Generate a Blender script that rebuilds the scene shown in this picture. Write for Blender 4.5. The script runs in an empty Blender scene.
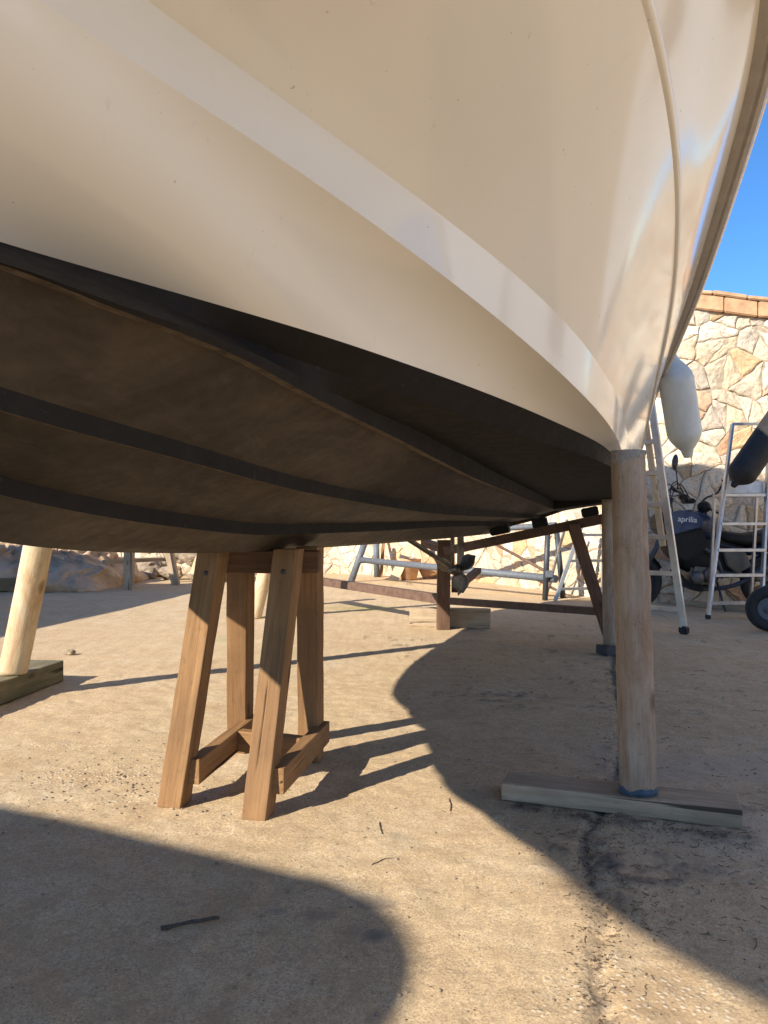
import bpy, bmesh, math, random
import numpy as np
from mathutils import Vector, Matrix, noise as mnoise
random.seed(7); RNG = np.random.default_rng(11)
sc = bpy.context.scene
COL = sc.collection
F, CX, HY, H = 770.0, 384.0, 525.0, 0.95      # focal length in px, horizon row, eye height

# ------------------------------------------------------------------ survey helpers
def W(px, py, d):
    return Vector(((px-CX)/F*d, d, H+(HY-py)/F*d))
def G(px, py, h=0.0):
    d = (H-h)*F/(py-HY)
    return Vector(((px-CX)/F*d, d, h))
TH = math.radians(17.8); SA, CA = math.sin(TH), math.cos(TH); OFF = 1.235
def BW(u, v, h):                                # boat coords -> world
    w = v-OFF
    return Vector((u*SA+w*CA, u*CA-w*SA, h))
def B_from(px, py, h):                          # pixel + height -> boat coords
    d = (h-H)*F/(HY-py); x = (px-CX)/F*d
    return (x*SA+d*CA, x*CA-d*SA+OFF, h)
def B_at_v(px, py, v):
    t = (px-CX)/F; w = v-OFF
    # x=u*SA+w*CA ; d=u*CA-w*SA ; x=t*d
    u = (-w*CA - t*w*SA)/(SA-t*CA); d = u*CA-w*SA
    return (u, v, H+(HY-py)/F*d)

# ------------------------------------------------------------------ object helpers
def link(o): COL.objects.link(o); return o
def thing(name, loc, label, cat, group=None):
    o = link(bpy.data.objects.new(name, None)); o.location = loc
    o.empty_display_size = 0.1
    o['label'] = label; o['category'] = cat
    if group: o['group'] = group
    return o
def tag(o, label, cat, group=None):
    o['label'] = label; o['category'] = cat
    if group: o['group'] = group
    return o
def obj(name, me, mat, parent=None, label=None, smooth=False, origin=None):
    """mesh given in world coordinates; object origin = parent's base (or `origin`)"""
    if isinstance(me, bmesh.types.BMesh):
        bm = me; me = bpy.data.meshes.new(name); bm.to_mesh(me); bm.free()
    me.name = name
    o = link(bpy.data.objects.new(name, me))
    base = parent_world(parent) if parent is not None else (Vector(origin) if origin is not None else Vector((0,0,0)))
    if base.length > 0: me.transform(Matrix.Translation(-base))
    if parent is not None: o.parent = parent
    else: o.location = base
    if mat is not None: me.materials.append(mat)
    if smooth: me.polygons.foreach_set('use_smooth', [True]*len(me.polygons))
    if label: o['label'] = label
    return o
def parent_world(p):
    loc = Vector((0,0,0)); q = p
    while q is not None:
        assert q.matrix_local.to_3x3().is_identity if hasattr(q.matrix_local.to_3x3(),'is_identity') else True
        loc = loc + q.location; q = q.parent
    return loc
def obj_local(name, me, mat, mw, parent=None, label=None, smooth=False):
    """mesh in its own coords + world matrix (grain runs along local z)"""
    if isinstance(me, bmesh.types.BMesh):
        bm = me; me = bpy.data.meshes.new(name); bm.to_mesh(me); bm.free()
    o = link(bpy.data.objects.new(name, me)); me.materials.append(mat)
    if parent is not None:
        o.parent = parent; mw = Matrix.Translation(-parent_world(parent)) @ mw
    o.matrix_basis = mw
    if smooth: me.polygons.foreach_set('use_smooth', [True]*len(me.polygons))
    if label: o['label'] = label
    return o
def frame_mat(p0, p1, up=(0,0,1)):
    p0 = Vector(p0); p1 = Vector(p1); z = (p1-p0).normalized(); up = Vector(up)
    x = up.cross(z)
    if x.length < 1e-4: x = Vector((1,0,0))
    x.normalize(); y = z.cross(x)
    m = Matrix((x, y, z)).transposed().to_4x4(); m.translation = p0
    return m, (p1-p0).length
def beam(name, p0, p1, w, d, mat, parent=None, up=(0,0,1), rough=0.002, bev=0.004, label=None, cut0=None):
    """squared timber from p0 to p1; w across (up x axis), d the other way"""
    m, L = frame_mat(p0, p1, up)
    bm = bmesh.new(); bmesh.ops.create_cube(bm, size=1.0)
    bmesh.ops.scale(bm, vec=(w, d, L), verts=bm.verts); bmesh.ops.translate(bm, vec=(0,0,L/2), verts=bm.verts)
    ends = [e for e in bm.edges if abs(e.verts[0].co.z-e.verts[1].co.z) > L*0.5]
    n = max(2, int(L/0.06))
    bmesh.ops.subdivide_edges(bm, edges=ends, cuts=n)
    if bev:
        es = [e for e in bm.edges if e.is_boundary is False and len(e.link_faces) == 2 and e.calc_face_angle(0) > 1.0]
        bmesh.ops.bevel(bm, geom=es, offset=bev, segments=2, affect='EDGES', profile=0.6)
    if rough:
        sd = random.random()*50
        for v in bm.verts:
            q = v.co*9+Vector((sd,sd,sd)); v.co += Vector((mnoise.noise(q), mnoise.noise(q+Vector((7,3,1))), 0))*rough
    if cut0 is not None:                         # foot cut level with the ground
        nloc = m.to_3x3().inverted() @ Vector((0,0,1))
        for v in bm.verts:
            if v.co.z < L*0.3 and False: pass
    bmesh.ops.recalc_face_normals(bm, faces=bm.faces)
    return obj_local(name, bm, mat, m, parent, label)
def leg_beam(name, p0, p1, w, d, mat, parent, up):
    """timber whose lower end is sawn level"""
    m, L = frame_mat(p0, p1, up); inv = m.inverted()
    bm = bmesh.new(); bmesh.ops.create_cube(bm, size=1.0)
    bmesh.ops.scale(bm, vec=(w, d, L), verts=bm.verts); bmesh.ops.translate(bm, vec=(0,0,L/2), verts=bm.verts)
    z = m.to_3x3().col[2]
    for v in bm.verts:
        wv = m @ v.co
        tgt = p0[2] if v.co.z < L/2 else p1[2]
        t = (tgt-wv.z)/z.z
        v.co.z += t
    ends = [e for e in bm.edges if abs(e.verts[0].co.z-e.verts[1].co.z) > L*0.5]
    bmesh.ops.subdivide_edges(bm, edges=ends, cuts=max(3, int(L/0.05)))
    es = [e for e in bm.edges if len(e.link_faces) == 2 and e.calc_face_angle(0) > 1.0]
    bmesh.ops.bevel(bm, geom=es, offset=0.004, segments=2, affect='EDGES', profile=0.6)
    sd = random.random()*50
    for v in bm.verts:
        q = v.co*9+Vector((sd,sd,sd)); v.co += Vector((mnoise.noise(q), mnoise.noise(q+Vector((7,3,1))), 0))*0.0022
    bmesh.ops.recalc_face_normals(bm, faces=bm.faces)
    return obj_local(name, bm, mat, m, parent)
def pole(name, p0, p1, r0, r1, mat, parent=None, nseg=28, lump=0.05, knots=3, label=None, level=True):
    m, L = frame_mat(p0, p1, (0,1,0)); z = m.to_3x3().col[2]
    bm = bmesh.new(); rows = max(6, int(L/0.03)); rings = []
    sd = random.random()*90; kn = [(random.uniform(.1,.9)*L, random.uniform(0, 6.28), random.uniform(.05,.10)) for _ in range(knots)]
    for i in range(rows+1):
        t = i/rows; r = r0+(r1-r0)*t; ring = []
        for k in range(nseg):
            a = 2*math.pi*k/nseg
            q = Vector((math.cos(a)*1.3, math.sin(a)*1.3, t*L*2.2+sd))
            rr = r*(1+lump*mnoise.noise(q)+0.35*lump*mnoise.noise(q*4))
            for kz, ka, ks in kn:
                da = (a-ka+math.pi) % (2*math.pi)-math.pi
                rr += ks*r*math.exp(-((t*L-kz)/0.035)**2-(da/0.45)**2)
            if i == rows: rr *= 0.97
            v = Vector((rr*math.cos(a), rr*math.sin(a), t*L))
            if level and i == 0: v.z -= (m.to_3x3() @ Vector((v.x, v.y, 0))).z/z.z
            ring.append(bm.verts.new(v))
        rings.append(ring)
    for i in range(rows):
        for k in range(nseg):
            bm.faces.new((rings[i][k], rings[i][(k+1) % nseg], rings[i+1][(k+1) % nseg], rings[i+1][k])).smooth = True
    for ring, rev in ((rings[0], True), (rings[-1], False)):
        c = Vector((0,0,0))
        for v in ring: c += v.co
        c /= nseg
        cv = bm.verts.new(c+Vector((0,0,0.004 if not rev else 0)))
        for k in range(nseg):
            a, b = ring[k], ring[(k+1) % nseg]
            bm.faces.new((b, a, cv) if rev else (a, b, cv))
    return obj_local(name, bm, mat, m, parent, label)
def bm_tube(bm, pts, r, n=10, caps=True):
    pts = [Vector(p) for p in pts]; rr = r if isinstance(r, (list, tuple)) else [r]*len(pts)
    prev = None; rings = []
    for i, p in enumerate(pts):
        t = (pts[min(i+1, len(pts)-1)]-pts[max(i-1, 0)]).normalized()
        if prev is None:
            x = t.cross(Vector((0,0,1)))
            if x.length < 0.05: x = t.cross(Vector((0,1,0)))
        else: x = prev-t*prev.dot(t)
        x.normalize(); y = t.cross(x); prev = x
        rings.append([bm.verts.new(p+(x*math.cos(2*math.pi*k/n)+y*math.sin(2*math.pi*k/n))*rr[i]) for k in range(n)])
    for i in range(len(rings)-1):
        for k in range(n):
            bm.faces.new((rings[i][k], rings[i+1][k], rings[i+1][(k+1) % n], rings[i][(k+1) % n])).smooth = True
    if caps:
        bm.faces.new(rings[0]); bm.faces.new(list(reversed(rings[-1])))
    return bm
def smooth_path(pts, n=8):
    pts = [Vector(p) for p in pts]; out = []
    for i in range(len(pts)-1):
        p0 = pts[max(i-1,0)]; p1 = pts[i]; p2 = pts[i+1]; p3 = pts[min(i+2, len(pts)-1)]
        for k in range(n):
            t = k/n
            out.append(0.5*((2*p1)+(p2-p0)*t+(2*p0-5*p1+4*p2-p3)*t*t+(3*p1-p0-3*p2+p3)*t**3))
    out.append(pts[-1]); return out
def tube(pts, r, n=10): return bm_tube(bmesh.new(), pts, r, n)
def bm_box(bm, c, s, rot=None, bev=0.0):
    r = bmesh.ops.create_cube(bm, size=1.0); vs = r['verts']
    bmesh.ops.scale(bm, vec=s, verts=vs)
    if bev:
        es = list({e for v in vs for e in v.link_edges})
        rb = bmesh.ops.bevel(bm, geom=es, offset=bev, segments=2, affect='EDGES')
        vs = list({v for f in rb['faces'] for v in f.verts} | {v for v in vs if v.is_valid})
    M = Matrix.Translation(c) @ (rot.to_4x4() if rot is not None else Matrix.Identity(4))
    bmesh.ops.transform(bm, matrix=M, verts=vs)
    return bm
def bm_lathe(bm, prof, p0, axis, n=32):
    """prof: (along, radius) list around axis from p0"""
    m, _ = frame_mat(p0, Vector(p0)+Vector(axis)); rings = []
    for a, r in prof:
        if r < 1e-5: rings.append([bm.verts.new(m @ Vector((0,0,a)))])
        else: rings.append([bm.verts.new(m @ Vector((r*math.cos(2*math.pi*k/n), r*math.sin(2*math.pi*k/n), a))) for k in range(n)])
    for i in range(len(rings)-1):
        A, B = rings[i], rings[i+1]
        for k in range(n):
            k2 = (k+1) % n
            if len(A) == 1 and len(B) == 1: continue
            if len(A) == 1: f = bm.faces.new((A[0], B[k2], B[k]))
            elif len(B) == 1: f = bm.faces.new((A[k], A[k2], B[0]))
            else: f = bm.faces.new((A[k], A[k2], B[k2], B[k]))
            f.smooth = True
    return bm
def bm_prism(bm, pts2, d0, d1, bev=0.008, mapper=None):
    """outline (px,py) at depth d0 extruded to d1, with rounded edges"""
    A = [bm.verts.new(p) for p in pts2]
    f = bm.faces.new(A)
    ex = bmesh.ops.extrude_face_region(bm, geom=[f]); vs = [g for g in ex['geom'] if isinstance(g, bmesh.types.BMVert)]
    bmesh.ops.translate(bm, vec=(0, d1-d0, 0), verts=vs)
    allv = A+vs
    if bev:
        es = [e for e in {e for v in allv for e in v.link_edges}]
        bmesh.ops.bevel(bm, geom=es, offset=bev, segments=2, affect='EDGES', clamp_overlap=True)
    bmesh.ops.recalc_face_normals(bm, faces=bm.faces)
    return bm

# ------------------------------------------------------------------ materials
class NT:
    def __init__(s, name):
        s.m = bpy.data.materials.new(name); s.m.use_nodes = True; s.t = s.m.node_tree; s.t.nodes.clear()
        s.out = s.n('ShaderNodeOutputMaterial'); s.b = s.n('ShaderNodeBsdfPrincipled'); s.l(s.b.outputs[0], s.out.inputs[0])
    def n(s, t, **k):
        nd = s.t.nodes.new(t)
        for a, b in k.items(): setattr(nd, a, b)
        return nd
    def l(s, a, b): s.t.links.new(a, b)
    def coords(s, scale=(1,1,1), which='Object', loc=(0,0,0)):
        tc = s.n('ShaderNodeTexCoord'); mp = s.n('ShaderNodeMapping'); mp.inputs['Scale'].default_value = scale; mp.inputs['Location'].default_value = loc
        s.l(tc.outputs[which], mp.inputs[0]); return mp.outputs[0]
    def rndcoords(s, scale):
        """object coordinates shifted per object so that copies differ"""
        tc = s.n('ShaderNodeTexCoord'); oi = s.n('ShaderNodeObjectInfo')
        mu = s.n('ShaderNodeMath', operation='MULTIPLY'); mu.inputs[1].default_value = 37.0; s.l(oi.outputs['Random'], mu.inputs[0])
        ad = s.n('ShaderNodeVectorMath', operation='ADD'); s.l(tc.outputs['Object'], ad.inputs[0]); s.l(mu.outputs[0], ad.inputs[1])
        mp = s.n('ShaderNodeMapping'); mp.inputs['Scale'].default_value = scale; s.l(ad.outputs[0], mp.inputs[0]); return mp.outputs[0]
    def noise(s, co, scale, detail=6, rough=0.6, dist=0.0):
        nd = s.n('ShaderNodeTexNoise'); nd.inputs['Scale'].default_value = scale; nd.inputs['Detail'].default_value = detail
        nd.inputs['Roughness'].default_value = rough; nd.inputs['Distortion'].default_value = dist
        if co is not None: s.l(co, nd.inputs['Vector'])
        return nd.outputs['Fac']
    def ramp(s, fac, stops):
        r = s.n('ShaderNodeValToRGB'); e = r.color_ramp.elements
        while len(e) < len(stops): e.new(0.5)
        for i, (p, c) in enumerate(stops):
            e[i].position = p; e[i].color = (c, c, c, 1) if isinstance(c, (int, float)) else (*c, 1)
        s.l(fac, r.inputs[0]); return r.outputs[0]
    def mix(s, fac, a, b, mode='MIX'):
        m = s.n('ShaderNodeMix', data_type='RGBA', blend_type=mode)
        for sock, v in ((m.inputs[0], fac), (m.inputs[6], a), (m.inputs[7], b)):
            if isinstance(v, (int, float)): sock.default_value = v if sock.type == 'VALUE' else (v, v, v, 1)
            elif isinstance(v, tuple): sock.default_value = (*v, 1)
            else: s.l(v, sock)
        return m.outputs[2]
    def attr(s, name):
        a = s.n('ShaderNodeAttribute', attribute_name=name); return a
    def bump(s, h, strength=0.3, dist=0.01, prev=None):
        b = s.n('ShaderNodeBump'); b.inputs['Strength'].default_value = strength; b.inputs['Distance'].default_value = dist
        s.l(h, b.inputs['Height'])
        if prev is not None: s.l(prev, b.inputs['Normal'])
        return b.outputs[0]
    def fin(s, col=None, rough=None, normal=None, metal=None, spec=None, coat=None, coat_rough=0.05):
        for nm, v in (('Base Color', col), ('Roughness', rough), ('Normal', normal), ('Metallic', metal), ('Specular IOR Level', spec), ('Coat Weight', coat)):
            if v is None: continue
            if isinstance(v, (int, float)): s.b.inputs[nm].default_value = v
            elif isinstance(v, tuple): s.b.inputs[nm].default_value = (*v, 1)
            else: s.l(v, s.b.inputs[nm])
        s.b.inputs['Coat Roughness'].default_value = coat_rough
        return s.m

def mat_wood(name, dark, mid, light, rough=0.75, grain=1.0, stain=None, stain_c=(0.12,0.10,0.08)):
    s = NT(name)
    co = s.rndcoords((1,1,0.055)); g1 = s.noise(co, 55*grain, 8, 0.65, 0.6)
    co2 = s.rndcoords((1,1,0.12)); g2 = s.noise(co2, 9*grain, 4, 0.5, 1.2)
    base = s.ramp(g1, [(0.30, dark), (0.5, mid), (0.72, light)])
    base = s.mix(0.45, base, s.ramp(g2, [(0.3, dark), (0.55, mid), (0.75, light)]))
    co3 = s.rndcoords((1,1,0.5)); bl = s.noise(co3, 5, 5, 0.6)
    base = s.mix(s.ramp(bl, [(0.42, 0.0), (0.68, 0.8)]), base, stain_c)
    g3 = s.noise(s.rndcoords((1,1,0.03)), 120*grain, 4, 0.6); base = s.mix(s.ramp(g3, [(0.34, 0.35), (0.48, 0.0)]), base, tuple(c*0.55 for c in dark))
    dt = s.noise(s.rndcoords((1,1,0.7)), 38, 5, 0.75); base = s.mix(s.ramp(dt, [(0.60, 0.0), (0.70, 0.45)]), base, tuple(c*0.6 for c in dark))
    # knots
    vo = s.n('ShaderNodeTexVoronoi'); vo.inputs['Scale'].default_value = 7; s.l(s.rndcoords((1,1,0.35)), vo.inputs['Vector'])
    base = s.mix(s.ramp(vo.outputs['Distance'], [(0.05, 0.75), (0.13, 0.0)]), base, tuple(c*0.45 for c in dark))
    # drying checks along the grain
    ck = s.noise(s.rndcoords((1,1,0.025)), 26, 3, 0.5); ckm = s.ramp(ck, [(0.335, 1.0), (0.36, 0.0)])
    base = s.mix(ckm, base, tuple(c*0.3 for c in dark))
    hgt = s.mix(0.5, g1, s.ramp(ck, [(0.32, 0.0), (0.40, 1.0)]))
    return s.fin(base, rough, s.bump(hgt, 0.6, 0.005), spec=0.25)

def mat_pole(name, dark, mid, light):
    s = NT(name)
    big = s.noise(s.rndcoords((1,1,0.45)), 9, 6, 0.7, 0.9); fib = s.noise(s.rndcoords((1,1,0.07)), 75, 6, 0.7, 0.5); fl = s.noise(s.rndcoords((1,1,0.6)), 60, 5, 0.8)
    c = s.ramp(big, [(0.30, dark), (0.48, mid), (0.66, light)])
    c = s.mix(0.40, c, s.ramp(fib, [(0.32, dark), (0.52, mid), (0.70, light)]))
    red = s.noise(s.rndcoords((1,1,0.3)), 5.5, 5, 0.65, 1.2); c = s.mix(s.ramp(red, [(0.50, 0.0), (0.66, 0.65)]), c, tuple(x*y for x, y in zip(mid, (0.78, 0.55, 0.42))))
    gr = s.noise(s.rndcoords((1,1,0.25)), 7.5, 5, 0.6); c = s.mix(s.ramp(gr, [(0.56, 0.0), (0.70, 0.6)]), c, (0.40, 0.36, 0.31))
    c = s.mix(s.ramp(fl, [(0.60, 0.0), (0.70, 0.6)]), c, tuple(x*0.4 for x in dark))
    ck = s.noise(s.rndcoords((1,1,0.02)), 17, 4, 0.6); c = s.mix(s.ramp(ck, [(0.265, 1.0), (0.285, 0.0)]), c, tuple(x*0.25 for x in dark))
    vo = s.n('ShaderNodeTexVoronoi'); vo.inputs['Scale'].default_value = 5; s.l(s.rndcoords((1,1,0.6)), vo.inputs['Vector'])
    c = s.mix(s.ramp(vo.outputs['Distance'], [(0.06, 0.8), (0.15, 0.0)]), c, tuple(x*0.5 for x in dark))
    h = s.mix(0.5, fib, s.ramp(ck, [(0.28, 0.0), (0.36, 1.0)])); b = s.bump(h, 0.6, 0.005); b = s.bump(big, 0.5, 0.012, b)
    return s.fin(c, 0.85, b, spec=0.2)

def mat_plain(name, col, rough=0.5, metal=0.0, var=0.25, scale=12, bump=0.15, coat=None, spec=0.5):
    s = NT(name); co = s.coords()
    n = s.noise(co, scale, 6, 0.65); n2 = s.noise(co, scale*7, 4, 0.6)
    c = s.mix(s.ramp(n, [(0.3, 0.0), (0.7, 1.0)]), tuple(x*(1-var) for x in col), tuple(min(1, x*(1+var*0.6)) for x in col))
    r = s.ramp(n2, [(0.3, max(0, rough-0.12)), (0.7, min(1, rough+0.12))])
    return s.fin(c, r, s.bump(n2, bump, 0.002) if bump else None, metal, spec, coat)

def mat_ground():
    s = NT('concrete_ground'); co = s.coords()
    big = s.noise(co, 0.55, 5, 0.6); mid = s.noise(co, 3.2, 7, 0.68, 0.3); fine = s.noise(co, 42, 6, 0.75); grit = s.noise(co, 190, 3, 0.7)
    c = s.ramp(mid, [(0.30, (0.50, 0.355, 0.20)), (0.52, (0.60, 0.45, 0.265)), (0.72, (0.68, 0.53, 0.335))])
    c = s.mix(s.ramp(big, [(0.40, 0.0), (0.68, 0.6)]), c, (0.58, 0.40, 0.225))            # ochre earth rubbed into it
    c = s.mix(s.ramp(s.noise(co, 1.3, 6, 0.7, 0.5), [(0.52, 0.0), (0.72, 0.55)]), c, (0.70, 0.60, 0.44))   # chalky worn places
    c = s.mix(s.ramp(fine, [(0.32, 0.6), (0.54, 0.0)]), c, (0.32, 0.235, 0.15))
    c = s.mix(s.ramp(grit, [(0.38, 0.55), (0.52, 0.0)]), c, (0.24, 0.18, 0.12))
    gr2 = s.noise(co, 95, 4, 0.8); c = s.mix(s.ramp(gr2, [(0.36, 0.45), (0.48, 0.0)]), c, (0.25, 0.185, 0.12)); c = s.mix(s.ramp(gr2, [(0.55, 0.0), (0.68, 0.45)]), c, (0.76, 0.635, 0.435))
    pat = s.noise(co, 11, 5, 0.7, 0.4); c = s.mix(s.ramp(pat, [(0.38, 0.5), (0.5, 0.0)]), c, (0.42, 0.30, 0.175)); c = s.mix(s.ramp(s.noise(co, 2.1, 7, 0.75, 0.8), [(0.53, 0.0), (0.66, 0.5)]), c, (0.40, 0.27, 0.15)); c = s.mix(s.ramp(pat, [(0.56, 0.0), (0.72, 0.4)]), c, (0.62, 0.52, 0.37))
    c = s.mix(s.ramp(grit, [(0.60, 0.0), (0.75, 0.35)]), c, (0.66, 0.58, 0.46))
    vo = s.n('ShaderNodeTexVoronoi'); vo.inputs['Scale'].default_value = 60; vo.inputs['Randomness'].default_value = 1
    s.l(co, vo.inputs['Vector'])
    a = s.attr('gmask'); sep = s.n('ShaderNodeSeparateColor'); s.l(a.outputs['Color'], sep.inputs[0])
    worn = sep.outputs[2]                                                                   # places where the aggregate shows
    agg = s.ramp(vo.outputs['Distance'], [(0.18, 1.0), (0.36, 0.0)])
    c = s.mix(s.mix(worn, 0.0, agg, 'MIX'), c, (0.62, 0.53, 0.40))
    c = s.mix(sep.outputs[1], c, (0.20, 0.17, 0.14))                                        # old oil stains
    st = s.ramp(s.noise(s.coords((1,1,1)), 16, 6, 0.75, 1.0), [(0.60, 0.0), (0.70, 0.5)])
    c = s.mix(st, c, (0.22, 0.165, 0.115))
    c = s.mix(sep.outputs[0], c, s.ramp(fine, [(0.35, (0.085, 0.063, 0.044)), (0.60, (0.27, 0.205, 0.145))]))                                     # leaf dirt in cracks
    grn = s.attr('moss'); c = s.mix(grn.outputs['Fac'], c, (0.26, 0.26, 0.08))
    dst = s.attr('grey'); c = s.mix(dst.outputs['Fac'], c, (0.44, 0.36, 0.275))
    h = s.mix(0.45, s.mix(0.35, fine, mid), gr2)
    b = s.bump(h, 0.6, 0.010); b = s.bump(s.mix(worn, 0.5, s.ramp(vo.outputs['Distance'], [(0.1, 1.0), (0.42, 0.0)])), 0.35, 0.006, b)
    return s.fin(c, 0.9, b, spec=0.2)

def mat_gelcoat():
    s = NT('gelcoat_cream'); co = s.coords()
    n = s.noise(co, 2.2, 5, 0.6); f = s.noise(co, 30, 5, 0.7)
    c = s.mix(s.ramp(n, [(0.35, 0.0), (0.7, 1.0)]), (0.765, 0.715, 0.62), (0.80, 0.755, 0.665))
    c = s.mix(s.ramp(s.noise(s.coords((1,1,0.25)), 11, 6, 0.7), [(0.66, 0.0), (0.80, 0.25)]), c, (0.50, 0.42, 0.31))
    sc1 = s.noise(s.coords((3,3,0.35)), 24, 3, 0.5, 0.4); c = s.mix(s.ramp(sc1, [(0.70, 0.0), (0.76, 0.22)]), c, (0.42, 0.37, 0.30))
    sp = s.noise(co, 75, 2, 0.5); c = s.mix(s.ramp(sp, [(0.755, 0.0), (0.775, 0.5)]), c, (0.30, 0.24, 0.17))
    r = s.ramp(f, [(0.3, 0.07), (0.75, 0.16)])
    fl = s.noise(co, 1.7, 2, 0.4)
    return s.fin(c, r, s.bump(fl, 0.03, 0.02), spec=0.5)

def mat_antifoul(darker=False):  # second variant: blacker coat for strake faces and outer chine panel
    s = NT('antifouling_black' if darker else 'antifouling_dusty'); co = s.coords()
    n = s.noise(co, 3.0, 7, 0.7, 0.6); f = s.noise(co, 26, 6, 0.7)
    co2 = s.coords((0.6, 0.18, 1.0)); st = s.noise(co2, 14, 6, 0.7, 0.8)
    if darker:
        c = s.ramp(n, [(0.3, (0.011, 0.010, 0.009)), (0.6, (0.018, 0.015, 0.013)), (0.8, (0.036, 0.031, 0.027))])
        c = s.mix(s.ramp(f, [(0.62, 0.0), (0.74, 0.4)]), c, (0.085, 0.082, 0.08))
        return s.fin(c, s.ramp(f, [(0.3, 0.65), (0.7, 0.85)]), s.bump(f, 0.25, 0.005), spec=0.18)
    c = s.ramp(n, [(0.3, (0.022, 0.016, 0.011)), (0.5, (0.043, 0.032, 0.021)), (0.7, (0.085, 0.064, 0.041))])
    c = s.mix(s.ramp(st, [(0.52, 0.0), (0.74, 0.7)]), c, (0.10, 0.079, 0.057))
    c = s.mix(s.ramp(st, [(0.26, 0.7), (0.42, 0.0)]), c, (0.018, 0.015, 0.013))
    c = s.mix(s.ramp(f, [(0.66, 0.0), (0.8, 0.35)]), c, (0.13, 0.12, 0.105))
    return s.fin(c, s.ramp(f, [(0.3, 0.5), (0.7, 0.72)]), s.bump(s.mix(0.5, st, f), 0.25, 0.006), spec=0.35)

def mat_stone():
    s = NT('field_stone'); co = s.coords()
    a = s.attr('stone_col'); n = s.noise(co, 6, 8, 0.75, 0.6); f = s.noise(co, 34, 6, 0.75)
    c = s.mix(s.ramp(n, [(0.35, 0.0), (0.7, 0.75)]), a.outputs['Color'], s.mix(1.0, a.outputs['Color'], (1.18, 1.13, 1.08), 'MULTIPLY'))
    c = s.mix(s.ramp(f, [(0.32, 0.8), (0.50, 0.0)]), c, (0.25, 0.17, 0.095))
    c = s.mix(s.ramp(s.noise(co, 3.1, 6, 0.7, 1.0), [(0.56, 0.0), (0.72, 0.5)]), c, (0.55, 0.34, 0.17))
    return s.fin(c, 0.88, s.bump(s.mix(0.5, n, f), 0.7, 0.02), spec=0.25)

def mat_tarp():
    s = NT('grey_tarp'); co = s.coords(); n = s.noise(co, 3, 6, 0.6); f = s.noise(co, 40, 4, 0.6)
    c = s.ramp(n, [(0.3, (0.24, 0.155, 0.09)), (0.5, (0.42, 0.285, 0.17)), (0.7, (0.56, 0.41, 0.265))])
    return s.fin(c, 0.55, s.bump(f, 0.3, 0.004), spec=0.4)

def mat_alu():
    s = NT('scuffed_aluminium'); co = s.coords((1,1,0.2)); n = s.noise(co, 40, 5, 0.7); b = s.noise(s.coords(), 7, 6, 0.7)
    c = s.ramp(b, [(0.35, (0.40, 0.39, 0.37)), (0.7, (0.58, 0.57, 0.55))])
    return s.fin(c, s.ramp(n, [(0.3, 0.32), (0.7, 0.55)]), s.bump(n, 0.1, 0.001), 0.85)

M = {}
M['ground'] = mat_ground(); M['gel'] = mat_gelcoat(); M['anti'] = mat_antifoul(); M['anti_dark'] = mat_antifoul(True); M['stone'] = mat_stone(); M['tarp'] = mat_tarp(); M['alu'] = mat_alu()
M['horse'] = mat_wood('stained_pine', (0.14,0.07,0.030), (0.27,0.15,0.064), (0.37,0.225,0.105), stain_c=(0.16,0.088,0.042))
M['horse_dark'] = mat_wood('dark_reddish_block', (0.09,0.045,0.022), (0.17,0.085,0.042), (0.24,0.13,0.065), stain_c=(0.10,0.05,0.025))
M['post'] = mat_pole('weathered_pole', (0.18,0.13,0.09), (0.33,0.255,0.185), (0.43,0.36,0.28))
M['pale'] = mat_pole('pale_peeled_pole', (0.40,0.28,0.15), (0.56,0.44,0.28), (0.65,0.55,0.39))
M['grey_wood'] = mat_wood('grey_plank', (0.25,0.18,0.115), (0.43,0.325,0.215), (0.53,0.425,0.295), 0.85, 0.8, stain_c=(0.23,0.175,0.115))
M['mossy'] = mat_wood('mossy_timber', (0.10,0.085,0.05), (0.20,0.165,0.10), (0.30,0.24,0.15), 0.85, 0.8, stain_c=(0.09,0.10,0.05))
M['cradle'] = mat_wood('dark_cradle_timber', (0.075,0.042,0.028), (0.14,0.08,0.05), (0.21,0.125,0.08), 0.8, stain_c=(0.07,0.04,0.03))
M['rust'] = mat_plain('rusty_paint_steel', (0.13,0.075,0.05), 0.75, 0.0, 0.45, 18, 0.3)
M['greysteel'] = mat_plain('galvanised_tube', (0.11,0.125,0.145), 0.6, 0.0, 0.25, 20)
M['darksteel'] = mat_plain('dark_painted_steel', (0.045,0.05,0.06), 0.5, 0.2, 0.3, 20)
M['anti_lit_lip'] = mat_plain('antifouling_lit_edge', (0.125,0.095,0.064), 0.8, 0.0, 0.6, 30, 0.3, spec=0.2)  # lit look of the strake lips, put into the colour as lighter tan
M['render'] = mat_plain('fill_wall_render', (0.59,0.60,0.62), 0.9, 0.0, 0.10, 3, 0.3, spec=0.2); M['shutter'] = mat_plain('brown_shutter', (0.16,0.10,0.06), 0.6, 0.0, 0.2, 12)  # wall and shutters of the added bounce-light building
M['bronze'] = mat_plain('dull_bronze', (0.16,0.14,0.11), 0.5, 0.7, 0.4, 25, 0.25)
M['rub'] = mat_plain('grey_rubber_rail', (0.46,0.415,0.36), 0.5, 0.0, 0.15, 15)
M['steelstrip'] = mat_plain('rail_metal_strip', (0.60,0.57,0.53), 0.3, 0.8, 0.15, 20)
M['deck'] = mat_plain('deck_white', (0.74,0.73,0.70), 0.5, 0.0, 0.08, 10)
M['fender_w'] = mat_plain('old_white_vinyl', (0.54,0.56,0.53), 0.45, 0.0, 0.14, 6, 0.1)
M['fender_b'] = mat_plain('black_vinyl', (0.028,0.027,0.026), 0.7, 0.0, 0.3, 10, 0.1, spec=0.25)
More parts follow.
